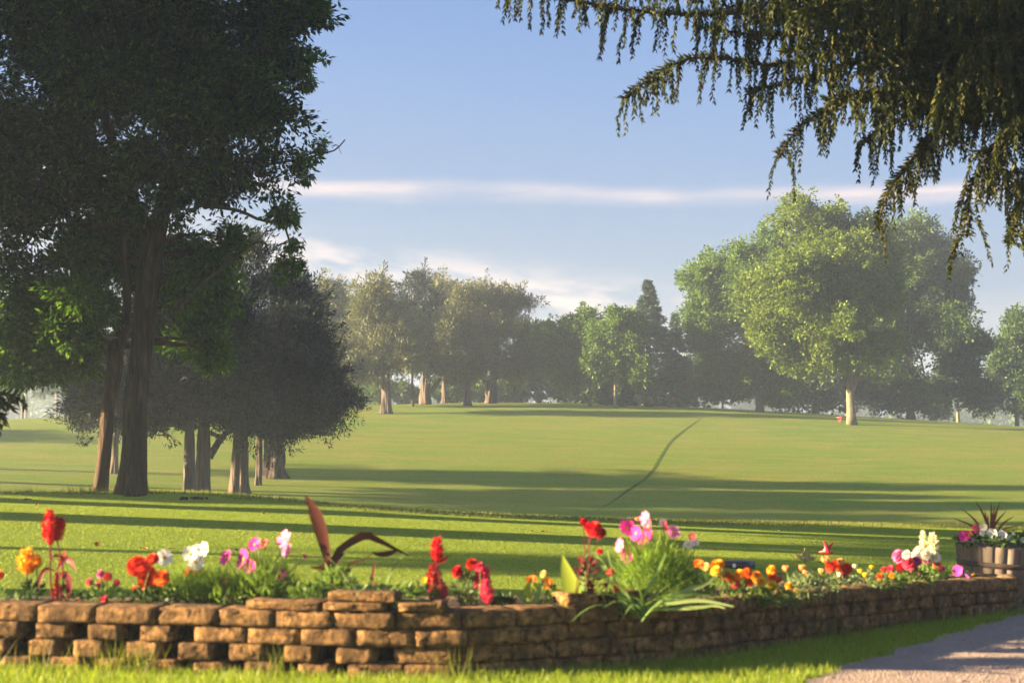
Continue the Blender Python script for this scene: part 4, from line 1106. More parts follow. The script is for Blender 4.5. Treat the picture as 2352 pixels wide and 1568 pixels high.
RNG = np.random.default_rng(99)
def plant(name, cat, label, xb, D, fol, heads, group=None, stem_m='stem', seed=1):
    """xb,D: where it is rooted. fol: list of (kind, args, material). heads: (kind, xd, yd, r_px, mat, centre_mat)"""
    rng = np.random.default_rng(seed)
    X = (xb - 1176) / F * D; base = np.array([X, D, float(soil_z(X, D))]); s = D / F
    t = thing(name, base, label, cat, group)
    st = MB()
    for h in heads:
        kind, x, y, r, m_ = h[:5]; cm = h[5] if len(h) > 5 else None
        Dh = D + rng.normal(0, .05); c = P(x, y, Dh); foot = base + np.array([rng.normal(0, .03), rng.normal(0, .03), -.02])
        if kind == 'plume':       # r = (half width, height)
            hb = P(x, y + r[1] / 2, Dh); ht = P(x + (h[6] if len(h) > 6 else 0), y - r[1] / 2, Dh)
            b = plume_mesh(hb, ht, r[0] * s, rng, 320); stem_to(st, foot, hb, .006, rng)
            shift(b, base).build('plume', M[m_], t)
        else:
            b, ctr = bloom(kind, c, r * s, rng)
            o = shift(b, base).build('flower', M[m_], t)
            if ctr is not None:
                shift(ctr, base); cc_ = ctr.mesh('flower_centre', M[cm or 'amber']); new_obj('flower_centre', cc_, o)
            stem_to(st, foot, c, .0035, rng, .06)
    if st.n: shift(st, base).build('stem', M[stem_m], t)
    for kind, m_, *a in fol:
        b = MB()
        if kind == 'heap':        # x, y, rx, ry, n, L, W
            x, y, rx, ry, n, Lf, Wf = a; leafy(b, P(x, y, D), n, rx * s, ry * s, Lf * s, Wf * s, rng)
        elif kind == 'fern':      # feathery mass: many thread leaves
            x, y, rx, ry, n = a; c = P(x, y, D); d = nrm(rng.normal(size=(n, 3))); q = rng.uniform(.1, 1, n) ** .5
            pos = c + d * np.array([rx, min(rx, 70), ry]) * s * q[:, None]; Dr = d * .3 + rng.normal(0, .5, (n, 3)) + np.array([0, 0, .9])
            b.addq(leaves_arr(pos, Dr, rng.normal(size=(n, 3)), rng.uniform(18, 44, n) * s, rng.uniform(1.2, 2.6, n) * s), 4)
        elif kind == 'straps':    # n, length range, width, bend range, spread
            n, l0, l1, W, b0, b1, spr = a
            for k in range(n):
                an = rng.uniform(0, 6.283); d = np.array([math.cos(an) * spr, math.sin(an) * spr * .7, 1.0])
                strap(b, base + np.array([rng.normal(0, .04), rng.normal(0, .04), -.02]), d, rng.uniform(l0, l1) * s, W * s * rng.uniform(.7, 1.2), rng.uniform(b0, b1), rng)
        elif kind == 'path':      # explicit leaf along image points: pts, widths
            pts, wd = a; m = 12; q = spline([list(P(x, y, D + dz)) for x, y, dz in pts], m); wv = np.interp(np.linspace(0, 1, m), np.linspace(0, 1, len(wd)), wd) * s
            T = nrm(np.gradient(q, axis=0)); sd = nrm(np.cross(T, [.25, 1., .1])); V = []
            upv = nrm(np.cross(sd, T))
            for i in range(m): V += [q[i] - sd[i] * wv[i] / 2 - upv[i] * wv[i] * .14, q[i], q[i] + sd[i] * wv[i] / 2 - upv[i] * wv[i] * .14]
            b.grid(np.array(V), m, 3)
        shift(b, base).build('leaf' if kind == 'path' else 'foliage', M[m_], t, smooth=kind == 'path')
    return t

def flowers():
    sd = [100]
    def pl(*a, **k): sd[0] += 1; return plant(*a, seed=sd[0], **k)
    for x_, D_, y_, rx_, ry_, m_, lab in ((165, 8.75, 1380, 40, 18, 'dark_herb', 'low dark herb right of the tall crimson celosia stalk'), (480, 8.45, 1392, 46, 16, 'herb', 'low leafy herb under the white cosmos'), (935, 8.2, 1372, 40, 26, 'herb', 'bushy green herb left of the dark crimson cockscomb'),
                                     (1155, 8.6, 1385, 24, 12, 'dark_herb', 'little dark herb between the drooping pink plume and the short green shoots'), (1400, 8.4, 1385, 34, 18, 'dark_herb', 'dark herb under the dark red amaranth'), (1600, 8.5, 1368, 46, 26, 'herb', 'broad green herb under the right side of the tallest cosmos'),
                                     (1775, 9.1, 1368, 46, 16, 'herb', 'green herb under the amber marigolds'), (1850, 9.5, 1350, 50, 16, 'grey_herb', 'grey green herb under the peach buds'), (2040, 10.4, 1336, 40, 14, 'herb', 'green herb left of the dense pink blooms')):
        pl('herb_plant', 'plant', lab, x_, D_, [('heap', m_, x_, y_, rx_, ry_, 200, 17, 7)], [])
    pl('celosia', 'flower', 'amber yellow plumed flower at the left end of the bed', 72, 8.5, [('heap', 'dark_herb', 72, 1365, 26, 30, 140, 18, 7), ('heap', 'herb', 45, 1385, 40, 16, 60, 16, 7)],
       [('plume', 62, 1292, (18, 52), 'amber'), ('plume', 84, 1290, (10, 30), 'amber')])
    pl('marigold', 'flower', 'orange flower half cut off by the left edge', -4, 8.5, [('heap', 'herb', -6, 1370, 20, 26, 60, 14, 7)], [('pom', -2, 1322, 13, 'orange')])
    pl('celosia', 'flower', 'tall crimson celosia with a two pointed plume and wine red leaves', 132, 8.4,
       [('path', 'wine', [(130, 1310, 0), (150, 1282, -.05), (166, 1292, -.08), (175, 1310, -.1)], [3, 12, 14, 3]), ('path', 'wine', [(130, 1325, 0), (150, 1318, -.05), (160, 1335, -.06), (162, 1362, -.06)], [3, 16, 18, 3]),
        ('path', 'wine', [(126, 1310, 0), (108, 1305, 0), (95, 1320, 0), (88, 1350, 0)], [3, 10, 10, 2]), ('path', 'wine', [(122, 1290, 0), (116, 1270, 0), (112, 1255, 0)], [2, 8, 2]), ('path', 'crimson', [(134, 1290, 0), (146, 1275, 0), (148, 1262, 0)], [2, 9, 2]),
        ('path', 'wine', [(130, 1365, 0), (150, 1345, 0), (160, 1362, 0)], [3, 14, 3]), ('heap', 'wine', 134, 1372, 16, 22, 60, 14, 7)],
       [('plume', 116, 1212, (15, 76), 'crimson', None, -2), ('plume', 131, 1216, (12, 50), 'crimson', None, 8), ('plume', 130, 1345, (7, 60), 'darkred')], stem_m='wine')
    pl('zinnia', 'flower', 'loose group of small rose pink blooms right of the tall crimson celosia', 240, 8.4, [('heap', 'herb', 245, 1365, 50, 26, 150, 14, 7), ('heap', 'wine', 175, 1385, 26, 8, 30, 10, 5)],
       [('pom', 208, 1338, 11, 'rose'), ('pom', 232, 1318, 10, 'pink'), ('pom', 247, 1324, 11, 'coral'), ('pom', 230, 1343, 9, 'rose'), ('pom', 268, 1338, 8, 'rose'), ('pom', 310, 1354, 9, 'coral'), ('pom', 241, 1380, 13, 'rose'), ('pom', 214, 1392, 8, 'rose')])
    pl('geranium', 'flower', 'bushy plant with three big orange red ball shaped blooms', 345, 8.35, [('heap', 'dark_herb', 350, 1378, 60, 26, 260, 18, 9), ('heap', 'herb', 380, 1368, 40, 22, 90, 14, 7)],
       [('pom', 316, 1302, 25, 'scarlet'), ('pom', 336, 1318, 22, 'scarlet'), ('pom', 352, 1284, 14, 'scarlet'), ('pom', 340, 1338, 22, 'orange'), ('pom', 372, 1328, 19, 'orange'), ('pom', 358, 1346, 14, 'orange')])
    pl('cosmos_plant', 'flower', 'white cosmos with three pale open blooms left of the pink cosmos', 445, 8.5, [('fern', 'fern', 440, 1350, 56, 40, 900)],
       [('cosmos', 378, 1280, 20, 'white'), ('cosmos', 438, 1272, 19, 'white'), ('cosmos', 470, 1260, 17, 'white'), ('cosmos', 450, 1292, 20, 'white'), ('cosmos', 455, 1262, 15, 'white'), ('daisy', 432, 1313, 11, 'orange'), ('daisy', 452, 1310, 10, 'orange')])
    pl('cosmos_plant', 'flower', 'large feathery cosmos with magenta pink blooms left of the maroon canna', 585, 8.45, [('fern', 'fern', 520, 1360, 60, 40, 1100), ('fern', 'fern', 600, 1345, 70, 60, 1900), ('fern', 'herb', 660, 1372, 40, 30, 500), ('heap', 'herb', 560, 1398, 90, 10, 120, 14, 7)],
       [('cosmos', 561, 1284, 25, 'magenta'), ('cosmos', 520, 1281, 20, 'magenta'), ('cosmos', 586, 1250, 17, 'magenta'), ('cosmos', 655, 1238, 22, 'pink'), ('cosmos', 660, 1262, 17, 'pink'), ('cosmos', 575, 1300, 16, 'magenta'), ('cosmos', 647, 1318, 14, 'magenta'),
        ('pom', 508, 1340, 12, 'coral'), ('pom', 522, 1336, 9, 'rose'), ('bud', 600, 1242, 8, 'peach'), ('bud', 700, 1278, 7, 'magenta'), ('cosmos', 610, 1250, 12, 'rose')])
    pl('canna', 'plant', 'maroon leaved canna with one tall upright blade and long arching blades', 765, 8.4,
       [('path', 'maroon', [(768, 1395, 0), (762, 1330, 0), (750, 1270, 0), (738, 1215, -.02), (722, 1170, -.03), (702, 1138, -.03)], [5, 8, 16, 30, 34, 5]),
        ('path', 'maroon', [(760, 1300, 0), (775, 1268, 0), (805, 1245, .0), (840, 1228, .02), (870, 1240, .02), (905, 1258, .03), (940, 1276, .03)], [6, 16, 18, 20, 12, 8, 2]),
        ('path', 'maroon', [(712, 1302, -.05), (735, 1303, -.03), (758, 1296, 0), (775, 1280, 0), (790, 1270, 0)], [2, 10, 22, 20, 4]),
        ('path', 'maroon', [(855, 1268, .02), (872, 1272, .02), (893, 1270, .02), (915, 1262, .02)], [3, 12, 13, 3]), ('path', 'wine', [(852, 1345, 0), (858, 1310, 0), (862, 1290, 0)], [3, 7, 2]), ('path', 'wine', [(770, 1395, 0), (800, 1300, 0), (840, 1285, 0), (855, 1270, 0)], [3, 4, 4, 2])], [])
    pl('daylily', 'plant', 'clump of pale narrow arching leaves in front of the maroon canna', 850, 8.25, [('straps', 'pale_strap', 96, 140, 250, 6, .5, 1.9, .6), ('heap', 'herb', 770, 1345, 40, 36, 200, 22, 10), ('heap', 'herb', 880, 1370, 60, 24, 140, 16, 7)],
       [('daisy', 862, 1340, 7, 'peach'), ('daisy', 842, 1342, 5, 'white')])
    pl('herb_plant', 'plant', 'low green leafy plant at the foot of the pile of loose blocks', 700, 8.15, [('heap', 'herb', 705, 1368, 40, 26, 260, 18, 8)], [])
    pl('celosia', 'flower', 'dark crimson cockscomb with a hanging lower lobe right of the pale arching leaves', 1008, 8.25, [('heap', 'herb', 975, 1370, 34, 26, 120, 16, 7), ('path', 'darkred', [(1005, 1290, 0), (1020, 1285, 0), (1030, 1275, 0)], [4, 10, 3]), ('heap', 'wine', 1000, 1300, 12, 14, 26, 12, 6)],
       [('plume', 1004, 1262, (13, 52), 'crimson'), ('plume', 1000, 1330, (16, 60), 'darkred', None, -6), ('plume', 1010, 1365, (18, 56), 'rose', None, -4), ('daisy', 975, 1332, 8, 'yellow')], stem_m='wine')
    pl('zinnia', 'flower', 'yellowish leafed plant with red blooms and a drooping pink plume', 1072, 8.3, [('heap', 'grey_herb', 1075, 1355, 30, 34, 170, 18, 8), ('heap', 'fern', 1072, 1385, 16, 16, 50, 16, 7)],
       [('pom', 1052, 1314, 15, 'crimson'), ('pom', 1084, 1296, 14, 'scarlet'), ('pom', 1102, 1302, 12, 'rose'), ('plume', 1104, 1330, (18, 46), 'rose', None, 6), ('plume', 1122, 1360, (13, 50), 'rose', None, -8)])
    pl('canna', 'plant', 'two short bright green shoots standing in front of the rear wall', 1216, 8.3, [('path', 'strap', [(1218, 1398, 0), (1205, 1375, 0), (1185, 1362, 0)], [4, 18, 4]), ('path', 'lime', [(1220, 1398, 0), (1212, 1365, 0), (1222, 1325, 0)], [5, 24, 5]), ('path', 'strap', [(1220, 1398, 0), (1238, 1360, 0), (1246, 1335, 0)], [5, 14, 4])], [])
    pl('marigold', 'flower', 'small marigold with three orange blooms behind the short green shoots', 1245, 8.5, [('heap', 'herb', 1250, 1362, 30, 24, 150, 14, 7)], [('daisy', 1221, 1333, 13, 'orange'), ('daisy', 1258, 1340, 14, 'orange'), ('daisy', 1249, 1318, 9, 'peach'), ('bud', 1272, 1365, 7, 'yellow')])
    pl('canna', 'plant', 'broad lime yellow blade standing beside the dark red amaranth', 1318, 8.2, [('path', 'lime', [(1345, 1400, 0), (1322, 1370, 0), (1312, 1340, 0), (1300, 1305, 0), (1292, 1274, 0)], [5, 34, 42, 26, 3]), ('path', 'strap', [(1340, 1400, 0), (1332, 1370, .02), (1334, 1330, .03), (1345, 1310, .03)], [4, 26, 24, 3]),
        ('path', 'lime', [(1300, 1400, -.05), (1298, 1385, -.05), (1312, 1368, -.05)], [8, 14, 6]), ('path', 'pale_strap', [(1350, 1400, 0), (1310, 1385, 0), (1270, 1388, 0), (1245, 1400, 0)], [3, 8, 9, 3])], [])
    pl('amaranth', 'flower', 'dark red cockscomb held above wine red leaves and stalk', 1350, 8.25, [('heap', 'wine', 1345, 1330, 26, 50, 90, 20, 9), ('heap', 'wine', 1370, 1360, 20, 26, 30, 20, 10)],
       [('pom', 1365, 1216, 19, 'crimson'), ('pom', 1380, 1224, 14, 'darkred'), ('pom', 1352, 1210, 12, 'crimson'), ('pom', 1340, 1198, 9, 'crimson'), ('pom', 1378, 1266, 7, 'crimson'), ('pom', 1402, 1315, 10, 'coral'), ('pom', 1418, 1350, 9, 'scarlet')], stem_m='wine')
    pl('cosmos_plant', 'flower', 'tallest feathery cosmos crowned with many magenta and pink blooms', 1500, 8.5, [('fern', 'fern', 1500, 1310, 90, 70, 2600), ('fern', 'herb', 1560, 1345, 60, 40, 700)],
       [('cosmos', 1440, 1212, 20, 'magenta'), ('cosmos', 1484, 1192, 19, 'pink'), ('cosmos', 1462, 1224, 18, 'magenta'), ('cosmos', 1486, 1240, 24, 'magenta'), ('cosmos', 1426, 1252, 17, 'pink'), ('cosmos', 1442, 1276, 18, 'magenta'), ('cosmos', 1490, 1208, 16, 'rose'),
        ('cosmos', 1526, 1208, 14, 'rose'), ('cosmos', 1522, 1200, 9, 'white'), ('cosmos', 1546, 1222, 16, 'pink'), ('cosmos', 1590, 1232, 9, 'rose'), ('cosmos', 1580, 1250, 12, 'white'), ('cosmos', 1598, 1246, 10, 'white'), ('bud', 1464, 1192, 7, 'peach'), ('bud', 1440, 1296, 5, 'pink')])
    pl('gladiolus', 'plant', 'pale green strap leaved clump spilling right over the wall', 1470, 8.25,
       [('straps', 'strap', 44, 120, 210, 8, .4, 1.7, .8), ('path', 'strap', [(1440, 1405, 0), (1410, 1340, 0), (1380, 1290, 0), (1352, 1265, 0), (1338, 1300, 0)], [3, 9, 11, 11, 4]), ('path', 'strap', [(1450, 1405, 0), (1420, 1350, 0), (1400, 1300, 0), (1395, 1262, 0)], [3, 9, 10, 3]),
        ('path', 'pale_strap', [(1470, 1400, 0), (1540, 1385, -.1), (1610, 1378, -.15), (1685, 1392, -.2)], [3, 8, 9, 3]), ('path', 'pale_strap', [(1480, 1395, 0), (1560, 1360, 0), (1620, 1340, 0), (1650, 1312, 0)], [3, 9, 11, 3]),
        ('path', 'strap', [(1480, 1400, 0), (1550, 1370, -.1), (1600, 1365, -.1), (1655, 1372, -.1)], [3, 8, 8, 2]), ('path', 'strap', [(1460, 1400, 0), (1500, 1330, 0), (1530, 1270, 0)], [3, 8, 2]), ('path', 'strap', [(1350, 1380, 0), (1300, 1370, 0), (1250, 1385, 0)], [4, 9, 3]),
        ('path', 'pale_strap', [(1475, 1400, 0), (1590, 1395, -.12), (1640, 1390, -.15), (1665, 1396, -.18)], [3, 8, 8, 2])], [])
    og = 'orange and yellow marigolds along the bed'
    def mg(x, D, heads, lab, fol='herb'): pl('marigold', 'flower', lab, x, D, [('heap', fol, x, max(h[2] for h in heads) + 22, 30, 20, 130, 13, 6)], heads, group=og)
    mg(1650, 9.0, [('pom', 1645, 1298, 13, 'amber'), ('pom', 1655, 1296, 11, 'amber'), ('pom', 1645, 1312, 13, 'yellow'), ('daisy', 1604, 1296, 13, 'orange'), ('daisy', 1620, 1302, 11, 'peach')], 'bright yellow marigold first right of the tallest cosmos', 'herb')
    mg(1695, 9.0, [('pom', 1670, 1324, 13, 'orange'), ('pom', 1684, 1330, 12, 'amber'), ('pom', 1700, 1320, 13, 'amber'), ('pom', 1716, 1316, 12, 'orange'), ('pom', 1690, 1342, 12, 'coral'), ('pom', 1720, 1340, 13, 'orange')], 'densest cluster of deep orange marigold blooms')
    mg(1742, 9.1, [('pom', 1738, 1326, 14, 'amber'), ('pom', 1750, 1336, 12, 'yellow'), ('pom', 1773, 1310, 12, 'amber'), ('pom', 1774, 1326, 12, 'orange'), ('pom', 1775, 1344, 12, 'yellow'), ('pom', 1790, 1332, 9, 'coral')], 'amber marigold with a single yellow bloom hanging lowest')
    mg(1815, 9.3, [('pom', 1812, 1346, 9, 'amber'), ('pom', 1826, 1358, 8, 'amber'), ('bud', 1804, 1306, 11, 'peach')], 'marigold with small low amber blooms and one tall peach bud', 'grey_herb')
    mg(1846, 9.4, [('bud', 1842, 1304, 11, 'peach'), ('bud', 1850, 1316, 10, 'peach')], 'pair of peach buds standing close together over grey green leaves', 'grey_herb')
    pl('zinnia', 'flower', 'scarlet blooms mixed with tall peach buds over grey green leaves', 1915, 9.8, [('heap', 'grey_herb', 1900, 1335, 60, 22, 260, 13, 6)],
       [('bud', 1896, 1286, 13, 'peach'), ('bud', 1888, 1312, 11, 'peach'), ('bud', 1932, 1290, 12, 'peach'), ('pom', 1908, 1302, 12, 'scarlet'), ('pom', 1922, 1296, 12, 'scarlet'), ('pom', 1945, 1308, 15, 'scarlet'), ('pom', 1936, 1318, 10, 'crimson'), ('bud', 1928, 1320, 8, 'cream')])
    pl('snapdragon', 'flower', 'small yellow snapdragons between the scarlet blooms and the pink clump', 1990, 10.2, [('heap', 'grey_herb', 1990, 1335, 50, 20, 200, 12, 6)],
       [('bud', 1976, 1312, 9, 'yellow'), ('bud', 1988, 1320, 9, 'yellow'), ('bud', 1964, 1300, 8, 'cream'), ('bud', 2002, 1302, 7, 'yellow'), ('pom', 2022, 1324, 9, 'orange'), ('pom', 2030, 1308, 8, 'coral'), ('pom', 2048, 1322, 7, 'amber'), ('bud', 2010, 1325, 6, 'cream')])
    pl('dianthus', 'flower', 'dense clump of bright pink and red blooms near the far tip of the bed', 2085, 10.7, [('heap', 'dark_herb', 2085, 1328, 55, 20, 260, 12, 6), ('heap', 'herb', 2110, 1330, 30, 14, 60, 10, 5)],
       [('pom', 2066, 1278, 16, 'pink'), ('pom', 2082, 1274, 11, 'white'), ('pom', 2088, 1294, 16, 'rose'), ('pom', 2104, 1290, 12, 'magenta'), ('pom', 2070, 1304, 13, 'crimson'), ('pom', 2046, 1308, 10, 'rose'), ('pom', 2098, 1306, 11, 'rose'), ('pom', 2114, 1316, 7, 'rose')])
    pl('white_salvia', 'flower', 'twin white flower spikes rising above white blooms', 2125, 11.0, [('heap', 'herb', 2130, 1318, 34, 20, 130, 12, 6)],
       [('plume', 2120, 1240, (7, 42), 'cream'), ('plume', 2142, 1250, (11, 48), 'cream'), ('pom', 2112, 1268, 15, 'white'), ('pom', 2100, 1278, 12, 'white'), ('pom', 2124, 1276, 12, 'white'), ('pom', 2130, 1266, 10, 'white'), ('daisy', 2150, 1282, 12, 'white')])
    pl('snapdragon', 'flower', 'yellow green leafed snapdragon with coral and pink blooms beside the barrel', 2150, 11.1, [('heap', 'strap', 2145, 1318, 26, 22, 110, 14, 7)],
       [('pom', 2128, 1288, 9, 'pink'), ('pom', 2152, 1298, 10, 'coral'), ('pom', 2162, 1306, 9, 'rose'), ('bud', 2158, 1326, 7, 'rose')])
    pl('petunia', 'flower', 'last low petunia at the bed tip with one magenta and white bloom', 2200, 11.5, [('heap', 'dark_herb', 2190, 1318, 26, 14, 90, 10, 5)],
       [('trumpet', 2200, 1310, 12, 'magenta', 'purple'), ('trumpet', 2218, 1326, 8, 'purple'), ('bud', 2236, 1320, 5, 'yellow'), ('trumpet', 2192, 1338, 8, 'magenta', 'white')])
flowers()

# ------------------------------------------------------------------ barrel planter
def barrel():
    D = 12.35; s = D / F; X = (2279 - 1176) / F * D; g = np.array([X, D, tz(X, D)])
    t = thing('barrel_planter', g, 'weathered wooden half barrel planter tilted at the tip of the flower bed', 'planter')
    H = .52; R1 = .365; R0 = .275; n = 22; rot = np.array([[math.cos(.06), 0, math.sin(.06)], [0, 1, 0], [-math.sin(.06), 0, math.cos(.06)]])
    sm = rough_mat('weathered_oak', (.09, .07, .055), (.22, .17, .13), 14, .6, .01, (.15, .115, .09), sx=(1, 1, .15)); hm = rough_mat('rusty_hoop', (.03, .026, .025), (.09, .06, .045), 30, .4, .004, rough=.6)
    rng = np.random.default_rng(4)
    def rad(q): return R0 + (R1 - R0) * (q ** .8)
    b = MB()
    for k in range(n):
        a0 = 2 * np.pi * k / n + .008; a1 = 2 * np.pi * (k + 1) / n - .008; dr = rng.normal(0, .0015)
        V = []
        for q in np.linspace(0, 1, 6):
            for r_ in (rad(q) + dr, rad(q) + dr - .025):
                for a in np.linspace(a0, a1, 3): V.append([math.cos(a) * r_, math.sin(a) * r_, q * H + (rng.normal(0, .001) if q == 1 else 0)])
        V = np.array(V).reshape(6, 6, 3); ring = [0, 1, 2, 5, 4, 3]
        b.grid((V[:, ring, :]) @ rot.T, 6, 6, closed=True)
        top = V[5][ring] @ rot.T; b.add(top, [(0, 1, 2, 3, 4, 5)])
    b.build('staves', sm, t)
    for q0, q1 in ((.66, .745), (.12, .20)):
        hb = MB(); a = np.linspace(0, 2 * np.pi, 48, endpoint=False); rows = []
        for q, e in ((q0, 0), (q0, .006), (q1, .006), (q1, 0)):
            r_ = rad(q) + e + .002; rows.append(np.stack([np.cos(a) * r_, np.sin(a) * r_, np.full(48, q * H)], -1))
        hb.grid(np.array(rows) @ rot.T, 4, 48, closed=True); hb.build('hoop', hm, t)
    sb = MB(); a = np.linspace(0, 2 * np.pi, 24, endpoint=False); r_ = rad(.9) - .02
    sb.add(np.stack([np.cos(a) * r_, np.sin(a) * r_, np.full(24, H * .9)], -1) @ rot.T, [tuple(range(24))]); sb.build('soil', M['soil'], t)
    top = g + np.array([0, 0, H * .9])
    # planting: things of their own
    rng = np.random.default_rng(12)
    d = thing('spiky_plant', top, 'fan of thin reddish brown spiky leaves rising from the barrel', 'plant')
    M['spike'] = leaf_mat('red_spike_leaf', (.16, .045, .03), (.28, .08, .05), .3)
    for x, y, w_ in ((2240, 1148, 6), (2298, 1150, 7), (2206, 1165, 5), (2186, 1188, 5), (2277, 1152, 6), (2286, 1160, 6), (2312, 1172, 5), (2330, 1184, 5), (2345, 1205, 4), (2196, 1218, 4), (2262, 1170, 6), (2290, 1175, 6), (2340, 1216, 4), (2270, 1180, 6)):
        tip = P(x, y, D + rng.normal(0, .12)); base = P(2272 + rng.normal(0, 6), 1236, D); mid = (tip + base) / 2 + np.array([(2272 - x) * s * .08, 0, .02])
        m = 8; q = spline([base, mid, tip], m); T = nrm(np.gradient(q, axis=0)); sd_ = nrm(np.cross(T, [.1, 1, 0])); wv = w_ * s * np.array([.8, 1, 1, 1, .9, .7, .45, .08]); lb = MB(); V = []
        for i in range(m): V += [q[i] - sd_[i] * wv[i] / 2, q[i] + np.array([0, .004, 0]), q[i] + sd_[i] * wv[i] / 2]
        lb.grid(np.array(V), m, 3); shift(lb, top).build('leaf', M['spike'], d)
    def pet(lab, x0, heads, heap):
        p = thing('petunia', top + ((x0 - 2279) * s, -.15, 0), lab, 'flower', 'petunias in the barrel'); loc = np.array(p.location)
        fb = MB(); leafy(fb, P(*heap[:2], D - .2), heap[4], heap[2] * s, heap[3] * s, 11 * s, 6 * s, rng); shift(fb, loc).build('foliage', M['dark_herb'], p)
        for x, y, r_, m_, c_ in heads:
            c = P(x, y, D - .28); f, ce = bloom('trumpet', c, r_ * s, rng, nrm(np.array([rng.normal(0, .2), -1, .3])))
            o = shift(f, loc).build('flower', M[m_], p); shift(ce, loc); new_obj('flower_centre', ce.mesh('flower_centre', M[c_]), o)
    pet('magenta petunias hanging at the left rim of the barrel', 2215, [(2212, 1231, 11, 'magenta', 'purple'), (2224, 1226, 8, 'rose', 'purple'), (2240, 1214, 9, 'rose', 'white'), (2228, 1238, 6, 'purple', 'purple')], (2222, 1238, 30, 12, 150))
    pet('white petunias with yellow throats along the barrel front', 2285, [(2256, 1224, 7, 'white', 'yellow'), (2278, 1225, 11, 'white', 'yellow'), (2300, 1229, 11, 'white', 'yellow'), (2316, 1234, 7, 'white', 'yellow'), (2258, 1210, 9, 'cream', 'yellow'), (2328, 1226, 4, 'white', 'yellow')], (2290, 1238, 55, 12, 280))
    pet('leafy green petunia trailing at the right rim of the barrel', 2340, [(2350, 1240, 6, 'white', 'yellow')], (2340, 1236, 34, 12, 150))
barrel()

# ------------------------------------------------------------------ tee markers
def plate(name, outline, xd, yd, size_px, mat, label, cat, D, thick=.012, yaw=0., extra=None, stake=True):
    s = D / F; g = ground_at(xd, D); t = thing(name, g, label, cat, None, yaw)
    V = np.array([[x * size_px * s, 0, 0.02 + (y) * size_px * s] for x, y in outline]); n = len(V)
    b = MB(); b.add(np.vstack([V + [0, -thick / 2, 0], V + [0, thick / 2, 0]]), [tuple(range(n)), tuple(range(2 * n - 1, n - 1, -1))] + [(i, i + n, (i + 1) % n + n, (i + 1) % n) for i in range(n)])
    b.build('plate', mat, t)
    if stake:
        k = MB(); k.tube([(0, .012, -.05), (0, .012, .08)], .006, 6); k.build('stake', M['block_dark'], t)
    if extra: extra(t, s * size_px, thick)
    return t
def paint(name, c, rough=.45):
    m, t, out = mat_base(name); n = tnoise(t, 30, 3); b = node(t, 'ShaderNodeBsdfPrincipled', i_Roughness=rough); t.links.new(mixc(t, n, tuple(v * .9 for v in c), c), b.inputs['Base Color']); t.links.new(b.outputs[0], out.inputs[0]); return m
def markers():
    red = paint('red_paint', (.70, .012, .015)); gold = paint('yellow_paint', (.72, .52, .16)); dk = paint('gold_line', (.38, .25, .08)); brown = paint('dark_brown_paint', (.028, .014, .013)); wht = paint('white_badge', (.75, .75, .72)); teal = paint('teal_dot', (.10, .30, .22))
    bird = [(-.02, 1.0), (.03, 1.02), (.05, .93), (.16, .86), (.38, .66), (.36, .55), (.62, .70), (.72, .76), (.92, .88), (1.0, .84), (.95, .72), (.78, .48), (.62, .34), (.50, .24), (.66, .20), (.82, .24), (.98, .16), (1.0, .05), (.86, 0), (.60, .04), (.30, .02), (0, .07), (-.30, .06), (-.62, .10),
            (-.70, .18), (-.55, .24), (-.30, .24), (-.34, .30), (-.16, .36), (-.02, .46), (-.08, .62), (-.02, .78), (-.12, .86), (-.14, .92)]
    bird = [(x * .62 - .08, y) for x, y in bird]
    plate('tee_marker', bird, 1891, 1257, 31, red, 'flat red bird shaped tee marker on the tee lawn', 'marker', 19.2)
    wings = [(-.06, 1.0), (.10, 1.0), (.12, .86), (.20, .70), (.30, .52), (.40, .40), (.52, .42), (.66, .40), (.80, .28), (.78, .18), (.60, .08), (.40, .03), (.18, .02), (0, .10), (-.15, .03), (-.40, .12), (-.62, .28), (-.80, .52), (-.72, .60), (-.56, .54), (-.36, .44), (-.26, .40), (-.20, .58), (-.10, .72), (-.04, .86)]
    def lines(t, k, th):
        for pts in ([(-.22, .42), (.0, .86), (.06, .95)], [(.38, .42), (.14, .70), (.04, .9)], [(-.1, .4), (.0, .7), (.12, .38)], [(-.70, .50), (-.40, .26), (-.1, .14)], [(-.6, .4), (-.3, .16)], [(-.5, .5), (-.2, .24)], [(.70, .3), (.4, .16), (.15, .1)], [(.6, .38), (.3, .24)], [(.45, .38), (.24, .28)], [(-.22, .42), (.1, .28), (.38, .42)]):
            b = MB(); b.tube([(x * k, -th * .6, .02 + y * k) for x, y in pts], .0045, 5); b.build('raised_line', dk, t)
        b = MB(); a = np.linspace(0, 6.283, 14, endpoint=False); b.tube([(-.02 * k, -th * .5, .02 + .16 * k), (-.02 * k, -th * .5 - .006, .02 + .16 * k)], .1 * k, 14); b.build('dot', teal, t)
    plate('tee_marker', wings, 1843, 1272, 31, gold, 'pale yellow winged tee marker with teal dot, left of the red bird', 'marker', 17.6, extra=lines)
    # angled dark box with a round white badge
    D = 16.2; s = D / F; g = ground_at(1694, D); t = thing('tee_block', g, 'dark brown angled block with a round white badge lying on the tee lawn', 'marker')
    pts = [(-36, 0), (1, -.22 / s), (36, 0), (-1, .22 / s)]; V = [[x * s, y * s, z] for z in (-.01, .082) for x, y in pts]
    b = MB(); b.add(V, [(0, 3, 2, 1), (4, 5, 6, 7), (0, 1, 5, 4), (1, 2, 6, 5), (2, 3, 7, 6), (3, 0, 4, 7)]); b.build('box', brown, t)
    a = np.array([-36 * s, 0, 0]); e = np.array([1 * s, -.22, 0]); Tt = nrm(e - a); nn = np.array([Tt[1], -Tt[0], 0]); c = a + (e - a) * .56 + [0, 0, .040]
    b = MB(); b.tube([c + nn * .001, c + nn * .007], .026, 20); b.build('badge', wht, t)
markers()

